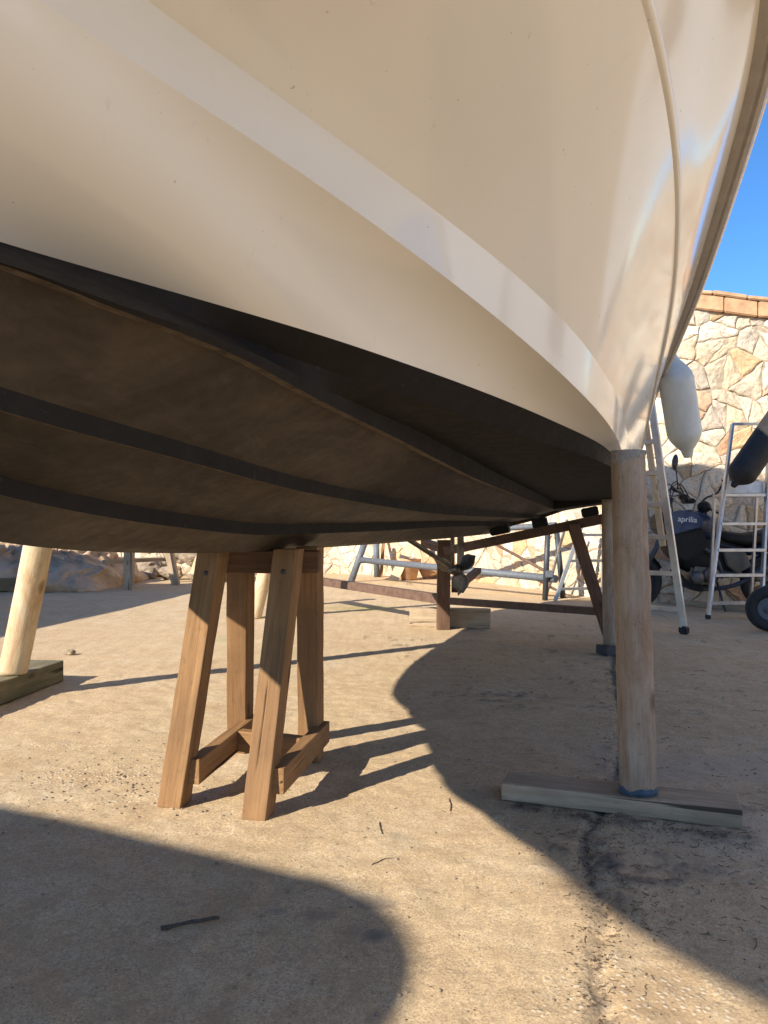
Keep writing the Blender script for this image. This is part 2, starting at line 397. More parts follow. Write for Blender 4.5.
M['rope'] = mat_plain('rope', (0.42,0.38,0.31), 0.9, 0.0, 0.3, 80, 0.5)
M['rubber'] = mat_plain('tyre_rubber', (0.022,0.021,0.02), 0.75, 0.0, 0.4, 30, 0.3)
M['tank'] = mat_plain('dark_blue_paint', (0.012,0.022,0.05), 0.25, 0.0, 0.3, 9, 0.0, coat=0.15, spec=0.3)
M['bluepanel'] = mat_plain('blue_fairing_paint', (0.014,0.04,0.105), 0.3, 0.0, 0.3, 9, 0.0, coat=0.15, spec=0.3)
M['blackplastic'] = mat_plain('black_plastic', (0.012,0.012,0.0125), 0.6, 0.0, 0.3, 20, 0.1, spec=0.25)
M['engine'] = mat_plain('cast_alloy', (0.15,0.14,0.13), 0.5, 0.6, 0.4, 22, 0.3)
M['silver'] = mat_plain('silver_panel', (0.06,0.062,0.065), 0.4, 0.4, 0.25, 14, 0.05)
M['glass_dark'] = mat_plain('mirror_back', (0.03,0.03,0.03), 0.3, 0.0, 0.2, 14, 0.0)
M['white'] = mat_plain('white_lettering', (0.78,0.78,0.76), 0.5, 0.0, 0.05, 14, 0.0)
M['bluepaint'] = mat_plain('blue_dip_paint', (0.05,0.085,0.13), 0.8, 0.0, 0.5, 40, 0.2)
M['terracotta'] = mat_plain('terracotta', (0.54,0.32,0.17), 0.85, 0.0, 0.35, 9, 0.4)
M['mortar'] = mat_plain('wall_mortar', (0.40,0.32,0.225), 0.95, 0.0, 0.4, 18, 0.6, spec=0.15)
M['rock'] = mat_plain('loose_rock', (0.30,0.235,0.165), 0.9, 0.0, 0.4, 10, 0.6, spec=0.2)
M['twig'] = mat_plain('dry_twig', (0.075,0.06,0.045), 0.9, 0.0, 0.4, 40, 0.5)
M['debris'] = mat_plain('leaf_litter', (0.12,0.085,0.055), 0.95, 0.0, 0.6, 30, 0.5, spec=0.1)
M['crush'] = mat_plain('crushed_pale_fibre', (0.30,0.285,0.26), 0.9, 0.0, 0.3, 60, 0.8)

# ------------------------------------------------------------------ numeric helpers
def pchip(x, y, xi):
    x = np.asarray(x, float); y = np.asarray(y, float); h = np.diff(x); d = np.diff(y)/h; m = np.zeros_like(y)
    for i in range(1, len(x)-1):
        if d[i-1]*d[i] > 0:
            w1 = 2*h[i]+h[i-1]; w2 = h[i]+2*h[i-1]; m[i] = (w1+w2)/(w1/d[i-1]+w2/d[i])
    m[0] = d[0]; m[-1] = d[-1]
    k = np.clip(np.searchsorted(x, xi)-1, 0, len(x)-2); t = (xi-x[k])/h[k]
    return ((2*t**3-3*t**2+1)*y[k]+(t**3-2*t**2+t)*h[k]*m[k]+(-2*t**3+3*t**2)*y[k+1]+(t**3-t**2)*h[k]*m[k+1])
def gsmooth(y, sig):
    n = int(sig*3)+1; k = np.exp(-0.5*(np.arange(-n, n+1)/sig)**2); k /= k.sum()
    l = 2*y[0]-y[1:n+1][::-1]; r = 2*y[-1]-y[-n-1:-1][::-1]
    return np.convolve(np.concatenate([l, y, r]), k, 'valid')
def vnoise(x, y, seed=0):
    xi = np.floor(x).astype(np.int64); yi = np.floor(y).astype(np.int64); xf = x-xi; yf = y-yi
    def hsh(a, b):
        n = (a*374761393+b*668265263+seed*1442695041) & 0x7fffffff
        n = ((n ^ (n >> 13))*1274126177) & 0x7fffffff
        return ((n ^ (n >> 16)) & 0xffff)/65535.0
    u = xf*xf*(3-2*xf); v = yf*yf*(3-2*yf)
    return (hsh(xi, yi)*(1-u)+hsh(xi+1, yi)*u)*(1-v)+(hsh(xi, yi+1)*(1-u)+hsh(xi+1, yi+1)*u)*v
def fbm(x, y, oct=4, seed=0):
    s = 0; a = 0.5; f = 1.0
    for i in range(oct): s = s+a*vnoise(x*f, y*f, seed+i*17); a *= 0.5; f *= 2.03
    return s

# ------------------------------------------------------------------ GROUND (one sheet)
def build_ground():
    def axis(lo, hi, a, b, fine, grow=1.18):
        xs = list(np.arange(a, b+1e-6, fine)); s = fine; x = xs[-1]
        while x < hi: s = min(s*grow, 8); x += s; xs.append(x)
        s = fine; x = xs[0]; pre = []
        while x > lo: s = min(s*grow, 8); x -= s; pre.append(x)
        return np.array(pre[::-1]+xs)
    xs = axis(-70, 70, -2.6, 3.0, 0.016, 1.05); ys = axis(-70, 90, 1.35, 4.6, 0.014, 1.05)
    X, Y = np.meshgrid(xs, ys)
    crack = [G(626,600), G(620,640), G(612,668), G(619,700), G(622,745), G(618,778), G(588,832), G(583,868), G(601,905), G(592,950), G(599,1024)]
    crack = [(p.x, p.y) for p in crack]; crack.append((crack[-1][0]+0.02, 0.6))
    def dseg(X, Y, pts):
        D = np.full(X.shape, 9.0)
        for (ax, ay), (bx, by) in zip(pts[:-1], pts[1:]):
            dx, dy = bx-ax, by-ay; L = dx*dx+dy*dy
            t = np.clip(((X-ax)*dx+(Y-ay)*dy)/L, 0, 1); D = np.minimum(D, np.hypot(X-ax-t*dx, Y-ay-t*dy))
        return D
    wx = X+0.05*(fbm(X*6, Y*6, 3, 3)-0.5); wy = Y+0.05*(fbm(X*6, Y*6, 3, 5)-0.5)
    D = dseg(wx, wy, crack)
    n1 = fbm(X*14, Y*14, 4, 1); n2 = fbm(X*38, Y*38, 3, 9); n3 = fbm(X*3, Y*3, 4, 21)
    width = 0.012+0.05*np.clip(n3-0.42, 0, 1)*2
    dirt = np.clip(1.25-D/width, 0, 1)*np.clip((n2-0.30)*4.0, 0, 1)
    spread = np.exp(-(D/0.09)**2)*np.clip((n1-0.52)*8, 0, 1)*0.7
    shade_part = np.clip((Y-1.75)/0.2, 0, 1); spread *= 0.35+0.65*shade_part
    def blob(px, py, rx, ry, k=1.0, thr=0.42, ns=n1):
        p = G(px, py); d = np.hypot((X-p.x)/rx, (Y-p.y)/ry)
        return np.clip((np.exp(-d*d*1.2)+(ns-0.5)*0.9-thr)*3.2, 0, 1)*k*(d < 2.4)
    d2 = blob(608, 862, 0.10, 0.15, 0.95, 0.5, n2) + blob(645, 882, 0.17, 0.05, 0.8, 0.5, n2) + blob(560, 848, 0.08, 0.05, 0.7, 0.5, n2) + blob(690, 870, 0.22, 0.14, 0.5, 0.62, n2) + blob(625, 700, 0.10, 0.5, 0.6, 0.62, n2)
    # litter along the edges of the foot board
    Db = dseg(X, Y, [(G(520,806).x, G(520,806).y), (G(742,838).x, G(742,838).y)]); 
    d2 = d2+np.exp(-(Db/0.05)**2)*np.clip((n1-0.36)*6, 0, 1)*0.95
    Dc = dseg(X, Y, [(G(510,772).x, G(510,772).y), (G(618,786).x, G(618,786).y)])
    d2 = d2+np.exp(-(Dc/0.03)**2)*np.clip((n1-0.42)*6, 0, 1)*0.8
    # thin dark root-like marks scattered on the slab
    rid = 1-np.abs(fbm(X*2.6+3*n3, Y*4.2, 3, 40)*2-1); rid2 = np.clip((rid-0.965)*50, 0, 1)*np.clip((fbm(X*1.1, Y*1.1, 3, 55)-0.50+0.06*np.clip((X-0.2)*2, -1, 1))*8, 0, 1)
    dirt = np.clip(np.maximum(np.maximum(dirt, spread), d2)+0.8*rid2*np.clip((n2-0.35)*5, 0, 1), 0, 1)
    stain = (blob(372,903,0.085,0.06,0.55,0.5)+blob(318,915,0.07,0.035,0.45,0.5)+blob(352,932,0.05,0.03,0.45,0.5)+blob(372,935,0.05,0.045,0.8,0.5)
             +blob(275,912,0.04,0.02,0.4,0.5)+blob(400,838,0.06,0.05,0.3,0.5)+blob(180,905,0.012,0.01,0.6,0.3))
    sp = np.clip((fbm(X*24, Y*24, 2, 71)-0.72)*9, 0, 1)*0.5
    stain = np.clip(stain+sp, 0, 1)
    worn = np.clip(blob(95,775,0.32,0.16,1,0.35)+blob(160,798,0.22,0.1,0.9,0.35)+blob(65,745,0.3,0.12,0.7,0.4)+blob(640,990,0.3,0.16,0.8,0.4)+0.35*np.clip((n3-0.5)*5, 0, 1), 0, 1)
    moss = np.clip(blob(365,608,0.5,0.35,0.55,0.35)+blob(215,640,0.35,0.3,0.3,0.4)+blob(300,655,0.3,0.2,0.2,0.4), 0, 0.6)
    gp = G(690,720); grey = 0.55*np.clip((X-0.55+0.15*(n1-0.5)-0.02*Y)*3.0, 0, 1)*np.clip((3.6-Y)/0.6, 0, 1)*np.clip((Y-1.9)/0.3, 0, 1)*np.clip((n3-0.25)*3,0.3,1)
    near = (np.abs(X) < 12) & (Y < 20) & (Y > -4)
    Z = (fbm(X*0.5, Y*0.5, 3, 31)-0.52)*0.012*near+(n1-0.47)*0.010*near+(n2-0.45)*0.006*near
    Z += -0.014*np.clip(1-D/0.03, 0, 1)+0.010*np.clip(dirt, 0, 1)*np.clip((n2-0.35)*3, 0, 1)
    # upheaved slab edge right of the crack
    side = np.clip((X-np.interp(Y, [c[1] for c in crack][::-1], [c[0] for c in crack][::-1]))/0.25, 0, 1)
    Z += 0.012*np.exp(-((D-0.07)/0.06)**2)*(side > 0)*(n1)
    Z = np.minimum(Z, 0.012)
    global GX, GY, GZ
    GX, GY, GZ = xs, ys, Z
    ny, nx = X.shape
    me = bpy.data.meshes.new('ground')
    me.vertices.add(nx*ny); me.vertices.foreach_set('co', np.stack([X, Y, Z], -1).reshape(-1).astype(np.float32))
    idx = np.arange(nx*ny).reshape(ny, nx)
    q = np.stack([idx[:-1,:-1], idx[:-1,1:], idx[1:,1:], idx[1:,:-1]], -1).reshape(-1)
    nf = (nx-1)*(ny-1); me.loops.add(nf*4); me.loops.foreach_set('vertex_index', q.astype(np.int32))
    me.polygons.add(nf); me.polygons.foreach_set('loop_start', np.arange(0, nf*4, 4, dtype=np.int32)); me.polygons.foreach_set('loop_total', np.full(nf, 4, dtype=np.int32))
    me.update(); me.validate()
    at = me.color_attributes.new('gmask', 'FLOAT_COLOR', 'POINT')
    at.data.foreach_set('color', np.stack([dirt, stain, worn, np.ones_like(X)], -1).reshape(-1).astype(np.float32))
    for nm, arr in (('moss', moss), ('grey', grey)):
        a = me.attributes.new(nm, 'FLOAT', 'POINT'); a.data.foreach_set('value', arr.reshape(-1).astype(np.float32))
    o = obj('ground', me, M['ground'], smooth=True); o['kind'] = 'structure'
    print('ground verts', nx*ny)
    return crack
CRACK = build_ground()
def gh(x, y):
    return float(GZ[min(max(int(np.searchsorted(GY, y)), 0), len(GY)-1), min(max(int(np.searchsorted(GX, x)), 0), len(GX)-1)])

# ------------------------------------------------------------------ THE BOAT
def gsc(px): return 1.0+G0*(1-min(1.0, max(0.0, px/615.0))**1.3)
G0 = 0.42
def feat(bow, pts, stern, g=True):
    """bow: [(u,v,h)..] from the stem, pts: [(px,py,h)] sighted, stern: [(u,v,h)..]"""
    L = list(bow)+[B_from(p[0], p[1], H+(p[2]-H)*(gsc(p[0]) if g else 1)) for p in pts]+list(stern)
    L.sort(key=lambda p: p[0])
    return np.array(L)
US = 7.0
FE = {}
FE['keel'] = feat([(0.5,0,1.145),(0.62,0,1.095),(0.75,0,1.048),(0.95,0,0.978)], [], [(1.25,0,0.910),(1.7,0,0.877),(2.44,0,0.857),(4.0,0,0.853),(5.1,0,0.855),(US,0,0.868)])
FE['s3'] = feat([(0.42,0,1.175),(0.75,0.085,1.10)], [], [B_at_v(0,495,0.165),B_at_v(161,525,0.20),B_at_v(274,535,0.21),(3.2,0.222,0.926),(4.2,0.222,0.938),(US,0.222,0.945)])
FE['s2'] = feat([(0.30,0,1.22),(0.6,0.16,1.185)], [], [B_at_v(0,410,0.325),B_at_v(80,433,0.36),B_at_v(161,454,0.39),B_at_v(315,494,0.43),(3.4,0.47,0.995),(US,0.46,1.005)])
FE['s1'] = feat([(0.14,0,1.29),(0.45,0.28,1.295)], [], [B_at_v(20,268,0.475),B_at_v(73,293,0.515),B_at_v(160,325,0.56),B_at_v(226,351,0.59),B_at_v(323,402,0.64),B_at_v(404,442,0.678),B_at_v(484,482,0.70),(5.5,0.66,1.082),(US,0.64,1.07)])
FE['s0'] = feat([(0.12,0,1.31),(0.45,0.295,1.315)], [(60,272,1.208),(315,366,1.2),(404,395,1.190),(525,437,1.180),(587,456,1.176)], [(3.1,1.163,1.170),(4.0,1.188,1.158),(US,1.185,1.14)])
FE['wl'] = feat([(0.08,0,1.34),(0.4,0.27,1.34)], [(0,243,1.232),(340,342,1.232),(550,420,1.232)], [(2.85,1.150,1.222),(3.3,1.193,1.196),(4.2,1.205,1.180),(US,1.20,1.165)])
FE['c1'] = feat([(-0.70,0,1.66),(-0.4,0.24,1.63),(0.3,0.45,1.59)], [(35,0,1.40),(258,141,1.39),(422,258,1.365),(528,343,1.325),(585,396,1.28)], [(2.7,1.190,1.245),(3.3,1.207,1.218),(4.2,1.213,1.205),(US,1.21,1.19)])
FE['c2'] = feat([(-0.85,0,1.77),(-0.5,0.26,1.75),(0.3,0.475,1.70)], [(141,0,1.50),(293,105,1.48),(440,213,1.455),(550,303,1.42),(603,369,1.37)], [(2.7,1.205,1.340),(3.3,1.222,1.312),(4.2,1.23,1.295),(US,1.228,1.28)])
FE['kn'] = feat([(-1.35,0,2.06),(-1.05,0.30,2.02),(-0.4,0.64,1.96),(0.4,0.95,1.90),(0.9,1.13,1.86)], [(645,0,1.81),(676,207,1.76),(671,299,1.70),(656,378,1.63)], [(US,1.31,1.56)], False)
FE['ra'] = feat([(-2.36,0,2.43),(-2.12,0.41,2.41),(-1.62,0.83,2.37),(-0.76,1.17,2.30),(0.25,1.37,2.20),(1.20,1.44,2.06)], [(753,70,1.97),(728,163,1.96),(696,273,1.94),(671,343,1.91)], [B_from(645,411,1.87)], False)
for k in FE: 
    if abs(FE[k][-1][0]-US) > 0.01: FE[k] = np.vstack([FE[k], [US, FE[k][-1][1]-0.01, FE[k][-1][2]-0.01]]) if FE[k][-1][0] < US-0.05 else FE[k]
NS = 420
def sample(k, sig=0.10):
    A = FE[k]; us, ue = A[0,0], US
    n = 900; uu = np.linspace(us, ue, n); du = uu[1]-uu[0]
    v = pchip(A[:,0], A[:,1], uu); h = pchip(A[:,0], A[:,2], uu)
    sg = (0.04 if k in ('s1','s2','s3','s0','wl') else sig)/du
    vs = gsmooth(v, sg); hs = gsmooth(h, sg)
    wt = np.clip((uu-us)/0.35, 0, 1)           # keep the stem end as drawn
    v = v*(1-wt)+vs*wt; h = h*(1-wt)+hs*wt
    s = np.linspace(0, 1, NS)**1.35; s = np.where(s > 0.93, 0.93+0.07*np.sin((s-0.93)/0.07*math.pi/2), s); uq = us+(ue-us)*s
    v = np.interp(uq, uu, v); v[0] = 0.0
    if k not in ('keel','s1','s2','s3'):
        R_ = 0.42; e = np.clip(uq-(US-R_), 0, R_); v = v-(R_-np.sqrt(np.maximum(R_*R_-e*e, 0)))*0.9
    return np.stack([uq, v, np.interp(uq, uu, h)], -1)
LN = {k: sample(k, 0.18) for k in FE}
# hand-painted edge of the antifouling
jit = np.array([fbm(np.array([u*30.0]), np.array([0.3]), 4, 5)[0] for u in LN['wl'][:,0]])*0.010

def quadblend(a, b, t): return a*(1-t)+b*t
def panel(bm, rows, side, mi=0):
    vs = [[bm.verts.new(BW(p[0], side*p[1], p[2])) for p in r] for r in rows]
    for i in range(len(vs)-1):
        for j in range(len(vs[0])-1):
            q = (vs[i][j], vs[i][j+1], vs[i+1][j+1], vs[i+1][j])
            if side < 0: q = q[::-1]
            try:
                f = bm.faces.new(q); f.smooth = True; f.material_index = mi
            except ValueError: pass
def off(line, dv, dh): 
    r = line.copy(); r[:,1] = np.maximum(r[:,1]+dv*np.clip((r[:,0]-r[0,0])/0.3, 0, 1), 0); r[:,2] += dh*np.clip((r[:,0]-r[0,0])/0.3, 0, 1); return r
def fill(a, b, n, bulge=0.0):
    out = []
    for i in range(n+1):
        t = i/n; r = a*(1-t)+b*t
        if bulge: 
            wt = np.clip((r[:,0]-r[0,0])/0.6, 0, 1); r = r.copy(); r[:,2] -= bulge*4*t*(1-t)*wt
        out.append(r)
    return out
BOAT = thing('motor_boat', BW(3.0, 0, 0), 'large cream motor boat with black painted bottom propped up overhead on stands', 'boat')
PADV = {}
def hull_meshes():
    bt = bmesh.new(); sd = bmesh.new()
    lip = 0.012; st = 0.034
    s3o = LN['s3']; s3i = off(s3o, -0.022, 0.003); s3r = off(s3o, 0.004, st)
    s2o = LN['s2']; s2i = off(s2o, -0.022, 0.003); s2r = off(s2o, 0.004, st)
    s1o = LN['s1']; s1i = off(s1o, -0.024, 0.002); s1r = off(s1o, 0.004, 0.0)
    fade = np.clip((s1o[:,0]-0.8)/1.6, 0, 1)*np.clip((US-0.8-s1o[:,0])/0.03, 0, 1)
    s1r[:,2] = np.minimum(s1r[:,2]+0.060*fade, np.maximum(LN['s0'][:,2]-0.004, s1r[:,2]+0.002)); s1r[:,1] += 0.004
    # inner bottom surface rows must sit above the strake lips
    for side in (1, -1):
        i3 = s3i.copy(); i3[:,2] += 0.010
        panel(bt, fill(LN['keel'], i3, 6, -0.004), side)
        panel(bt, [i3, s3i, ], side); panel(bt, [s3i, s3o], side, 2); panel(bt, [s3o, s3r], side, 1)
        i2 = s2i.copy(); i2[:,2] += 0.010
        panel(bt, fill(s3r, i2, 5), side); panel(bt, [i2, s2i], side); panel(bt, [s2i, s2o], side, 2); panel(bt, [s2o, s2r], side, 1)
        i1 = s1i.copy(); i1[:,2] += 0.012
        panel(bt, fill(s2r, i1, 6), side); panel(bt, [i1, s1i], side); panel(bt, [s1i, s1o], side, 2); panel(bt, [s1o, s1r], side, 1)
        panel(bt, fill(s1r, LN['s0'], 6), side, 1)
        panel(bt, fill(LN['s0'], LN['wl'], 2), side, 1)
        wlo = LN['wl'].copy(); dw = LN['c1']-LN['wl']; dl = np.maximum(np.linalg.norm(dw[:,1:], axis=1), 1e-3)[:,None]; dw = dw/dl
        edge = wlo+dw*(jit[:,None]+0.002); edge[:,0] = wlo[:,0]; edge[:,1] += 0.0012*dw[:,2]; edge[:,2] -= 0.0012*dw[:,1]
        w2 = wlo.copy(); w2[:,1] += 0.0012*dw[:,2]; w2[:,2] -= 0.0012*dw[:,1]
        panel(bt, [wlo, w2, edge], side, 1)
        panel(sd, fill(LN['wl'], LN['c1'], 8), side)
        panel(sd, [LN['c1'], LN['c2']], side)
        c2b = off(LN['c2'], 0.004, 0.0)
        # concave flare from chine to knuckle
        rows = []
        a, b = LN['c2'], LN['kn']; wt = np.clip((a[:,0]-a[0,0])/1.2, 0, 1)
        for i in range(15):
            t = i/14; r = a*(1-t)+b*t; r = r.copy()
            fl = 0.012*np.clip((4.5-r[:,0])/3.5, 0.15, 1)
            r[:,1] -= fl*4*t*(1-t)*wt; r[:,1] = np.maximum(r[:,1], 0)
            rows.append(r)
        panel(sd, rows, side)
        k0 = LN['kn']; k1 = off(k0, 0.006, 0.001); k2 = off(k0, 0.014, 0.004); k3 = off(k0, 0.016, 0.013)
        panel(sd, [k0, k1, k2, k3], side)
        rows = []; b = LN['ra']
        for i in range(11):
            t = i/10; r = k3*(1-t)+b*t; r = r.copy(); r[:,1] += 0.0*t; r[:,2] += 0.0; r[:,1] += 0.004*4*t*(1-t)*wt*np.clip((5-r[:,0])/3,0.2,1)*(-1); r[:,1] = np.maximum(r[:,1], 0); rows.append(r)
        panel(sd, rows, side)
    # transom: rows of the aft-most section, port to starboard
    for bm_, seq in ((bt, [LN['keel'][-1], s3o[-1], s2o[-1], s1r[-1], LN['s0'][-1], LN['wl'][-1]]),):
        P = [BW(p[0], p[1], p[2]) for p in seq]; S = [BW(p[0], -p[1], p[2]) for p in seq]
        vp = [bm_.verts.new(p) for p in P]; vs = [bm_.verts.new(p) for p in S]
        for i in range(len(seq)-1): bm_.faces.new((vp[i+1], vp[i], vs[i], vs[i+1])) if i else bm_.faces.new((vp[1], vp[0], vs[1]))
    seq = [LN['wl'][-1], LN['c1'][-1], LN['c2'][-1], LN['kn'][-1], LN['ra'][-1]]
    vp = [sd.verts.new(BW(p[0], p[1], p[2])) for p in seq]; vs = [sd.verts.new(BW(p[0], -p[1], p[2])) for p in seq]
    for i in range(len(seq)-1): sd.faces.new((vp[i+1], vp[i], vs[i], vs[i+1]))
    for b in (bt, sd):
        bmesh.ops.remove_doubles(b, verts=[v for v in b.verts if abs((v.co-BW(0,0,0)).dot(Vector((CA,-SA,0)))) < 1e-5], dist=1e-4)
        bmesh.ops.dissolve_degenerate(b, dist=1e-6, edges=b.edges)
    return bt, sd
bt, sd = hull_meshes()
hb = obj('hull_bottom', bt, M['anti'], BOAT); hb.data.materials.append(M['anti_dark']); hb.data.materials.append(M['anti_lit_lip']); obj('hull_side', sd, M['gel'], BOAT)
def rail_part(name, prof, mat):
    bm = bmesh.new(); ra = LN['ra']
    loop = []
    for side in (1, -1):
        rng = range(NS) if side > 0 else range(NS-1, -1, -1)
        for i in rng:
            if side < 0 and i == 0: continue
            a = ra[max(i-1,0)]; b = ra[min(i+1,NS-1)]
            t = Vector((b[0]-a[0], b[1]-a[1], 0)).normalized(); nrm = Vector((-t.y, t.x, 0))
            if i == 0: nrm = Vector((-1, 0, 0))
            loop.append((Vector((ra[i][0], ra[i][1], ra[i][2])), nrm, side))
    # order bow->stern on port then stern->bow starboard; make continuous: reverse starboard
    port = [l for l in loop if l[2] > 0][::-1]; stb = [l for l in loop if l[2] < 0][::-1]
    path = port+stb; rings = []
    for p, nrm, side in path:
        ring = []
        for o_, h_ in prof:
            q = p+nrm*o_; ring.append(bm.verts.new(BW(q.x, side*q.y, q.z+h_)))
        rings.append(ring)
    n = len(prof)
    for i in range(len(rings)-1):
        for k in range(n):
            bm.faces.new((rings[i][k], rings[i][(k+1) % n], rings[i+1][(k+1) % n], rings[i+1][k]))
    bm.faces.new(rings[0]); bm.faces.new(rings[-1][::-1])
    bmesh.ops.recalc_face_normals(bm, faces=bm.faces)
    return obj(name, bm, mat, BOAT)
rail_part('rub_rail', [(-0.006,-0.004),(0.018,-0.012),(0.022,-0.006),(0.026,-0.006),(0.030,-0.012),(0.042,-0.010),(0.050,0.002),(0.050,0.050),(0.040,0.060),(-0.006,0.062)], M['rub'])
rail_part('rail_strip', [(0.051,0.014),(0.058,0.018),(0.060,0.026),(0.058,0.034),(0.051,0.038)], M['steelstrip'])
# toe rail above the rub rail and the deck
bm = bmesh.new(); ra = LN['ra']
for side in (1, -1):
    a = off(ra, -0.0, 0.06); b = off(ra, 0.004, 0.12); c = off(ra, -0.05, 0.13); d = off(ra, -0.06, 0.126); e = ra.copy(); e[:,1] = 0; e[:,2] += 0.14
    panel(bm, [a, b, c, d], side); panel(bm, fill(d, e, 5), side)
obj('deck', bm, M['deck'], BOAT)
# wheelhouse (above the frame; it shades the wall behind)
def boat_prism(bm, sec, u0, u1, slope0=0.0, slope1=0.0):
    """sec: (v,h) outline, extruded from u0 to u1; the ends lean by slope per metre of height"""
    h0 = min(h for v, h in sec)
    A = [bm.verts.new(BW(u0+slope0*(h-h0), v, h)) for v, h in sec]; B = [bm.verts.new(BW(u1+slope1*(h-h0), v, h)) for v, h in sec]
    n = len(sec)
    for k in range(n): bm.faces.new((A[k], A[(k+1)%n], B[(k+1)%n], B[k]))
    bm.faces.new(A[::-1]); bm.faces.new(B); bmesh.ops.recalc_face_normals(bm, faces=bm.faces); return bm
bm = boat_prism(bmesh.new(), [(-1.0,2.14),(1.0,2.14),(0.90,3.62),(-0.90,3.62)], 2.3, 6.45, 0.35, 0.0)
bmesh.ops.bevel(bm, geom=bm.edges[:], offset=0.05, segments=3, affect='EDGES'); wh = obj('wheelhouse', bm, M['gel'], BOAT)
bm = boat_prism(bmesh.new(), [(-1.04,3.625),(1.04,3.625),(1.0,3.70),(0.6,3.74),(-0.6,3.74),(-1.0,3.70)], 2.55, 6.75)
obj('roof', bm, M['deck'], wh)
for side in (-1, 1):
    for u0 in (2.95, 4.1, 5.25):
        bm = bmesh.new(); vs = [bm.verts.new(BW(u, side*(1.012-0.0676*(h-2.14)), h)) for u, h in ((u0,2.75),(u0+0.95,2.75),(u0+0.95,3.35),(u0+0.12,3.35))]
        f = bm.faces.new(vs); bmesh.ops.solidify(bm, geom=[f], thickness=0.012); bmesh.ops.recalc_face_normals(bm, faces=bm.faces); obj('window', bm, M['glass_dark'], wh)
# running gear
PR = W(457, 570, 6.0)
ax = Vector((SA, CA, 0)); 
prop = thing('propeller', PR, '', '', None); del prop['label']; del prop['category']
prop.parent = BOAT; prop.location = PR-parent_world(BOAT)
bm = bmesh.new(); bm_lathe(bm, [(-0.07,0.0),(-0.07,0.03),(-0.04,0.045),(0.05,0.045),(0.10,0.03),(0.14,0.0)], PR, -ax, 20)
obj('hub', bm, M['bronze'], prop)
def blade(ang):
    bm = bmesh.new(); px = Vector((CA,-SA,0)); pz = Vector((0,0,1)); rad = px*math.cos(ang)+pz*math.sin(ang); tan = -px*math.sin(ang)+pz*math.cos(ang)
    R = 0.185; rows = []
    for i in range(10):
        t = i/9; r = 0.03+t*(R-0.03); c = 0.085*math.sin(math.pi*min(1, 0.16+0.80*t))**0.6 if t < 1 else 0.02
        pitch = math.radians(62-34*t); row = []
        for j in range(7):
            s = (j/6-0.5)*2
            d = tan*math.cos(pitch)*s*c+ax*math.sin(pitch)*s*c*0.8
            row.append(PR+rad*r+d+rad*(-0.02*s*s*t))
        rows.append(row)
    F_ = [[bm.verts.new(p+ax*0.005) for p in r] for r in rows]; B_ = [[bm.verts.new(p-ax*0.005) for p in r] for r in rows]
    for Q in (F_, B_):
        for i in range(9):
            for j in range(6): bm.faces.new((Q[i][j], Q[i][j+1], Q[i+1][j+1], Q[i+1][j])).smooth = True
    for i in range(9):
        for j in (0, 6): bm.faces.new((F_[i][j], F_[i+1][j], B_[i+1][j], B_[i][j]))
    for j in range(6): bm.faces.new((F_[9][j], F_[9][j+1], B_[9][j+1], B_[9][j])); bm.faces.new((F_[0][j], F_[0][j+1], B_[0][j+1], B_[0][j]))
    bmesh.ops.recalc_face_normals(bm, faces=bm.faces); return bm
for a in (38, 158, 285): obj('blade', blade(math.radians(a)), M['bronze'], prop)
sh0 = PR-ax*0.06; sh1 = sh0-ax*1.5+Vector((0,0,0.30))
obj('propeller_shaft', tube([PR-ax*0.04, sh1], 0.016, 12), M['bronze'], BOAT, smooth=False)
bm = bmesh.new(); q = PR-ax*0.16
bm_box(bm, q+Vector((0,0,0.155)), (0.018, 0.07, 0.33), Matrix.Rotation(-TH, 3, 'Z'), 0.005); bm_lathe(bm, [(-0.06,0.0),(-0.06,0.03),(0.06,0.03),(0.06,0.0)], q+Vector((0,0,0.01)), ax, 16)
obj('shaft_bracket', bm, M['bronze'], BOAT)
bm = bmesh.new(); q = PR+ax*0.27-Vector((CA,-SA,0))*0.03
bm_prism(bm, [q+ax*a_+Vector((0,0,b_)) for a_, b_ in ((-0.11,0.30),(-0.13,0.0),(-0.10,-0.22),(0.10,-0.20),(0.15,0.05),(0.13,0.30))], 0, 0.03, 0.006)
obj('rudder', bm, M['bronze'], BOAT)
obj('rudder_stock', tube([q+Vector((0,0.015,0.28)), q+Vector((0,0.015,0.42))], 0.02, 12), M['bronze'], BOAT)

# neighbouring hulls that throw the other two shadows on the yard (same yard, same kind of boat)
def clone(root, loc, rotz=0.0, label=None):
    r = root.copy(); COL.objects.link(r); r.location = loc; r.rotation_euler = (0,0,rotz)
    if label: r['label'] = label
    def rec(a, b):
        for ch in [c for c in bpy.data.objects if c.parent == a and not c.name.startswith('wheelhouse')]:
            d = ch.copy(); COL.objects.link(d); d.parent = b; rec(ch, d)
    rec(root, r); return r

SUN_AZ, SUN_EL = math.radians(226.0), math.radians(29.5)   # azimuth from +Y towards +X
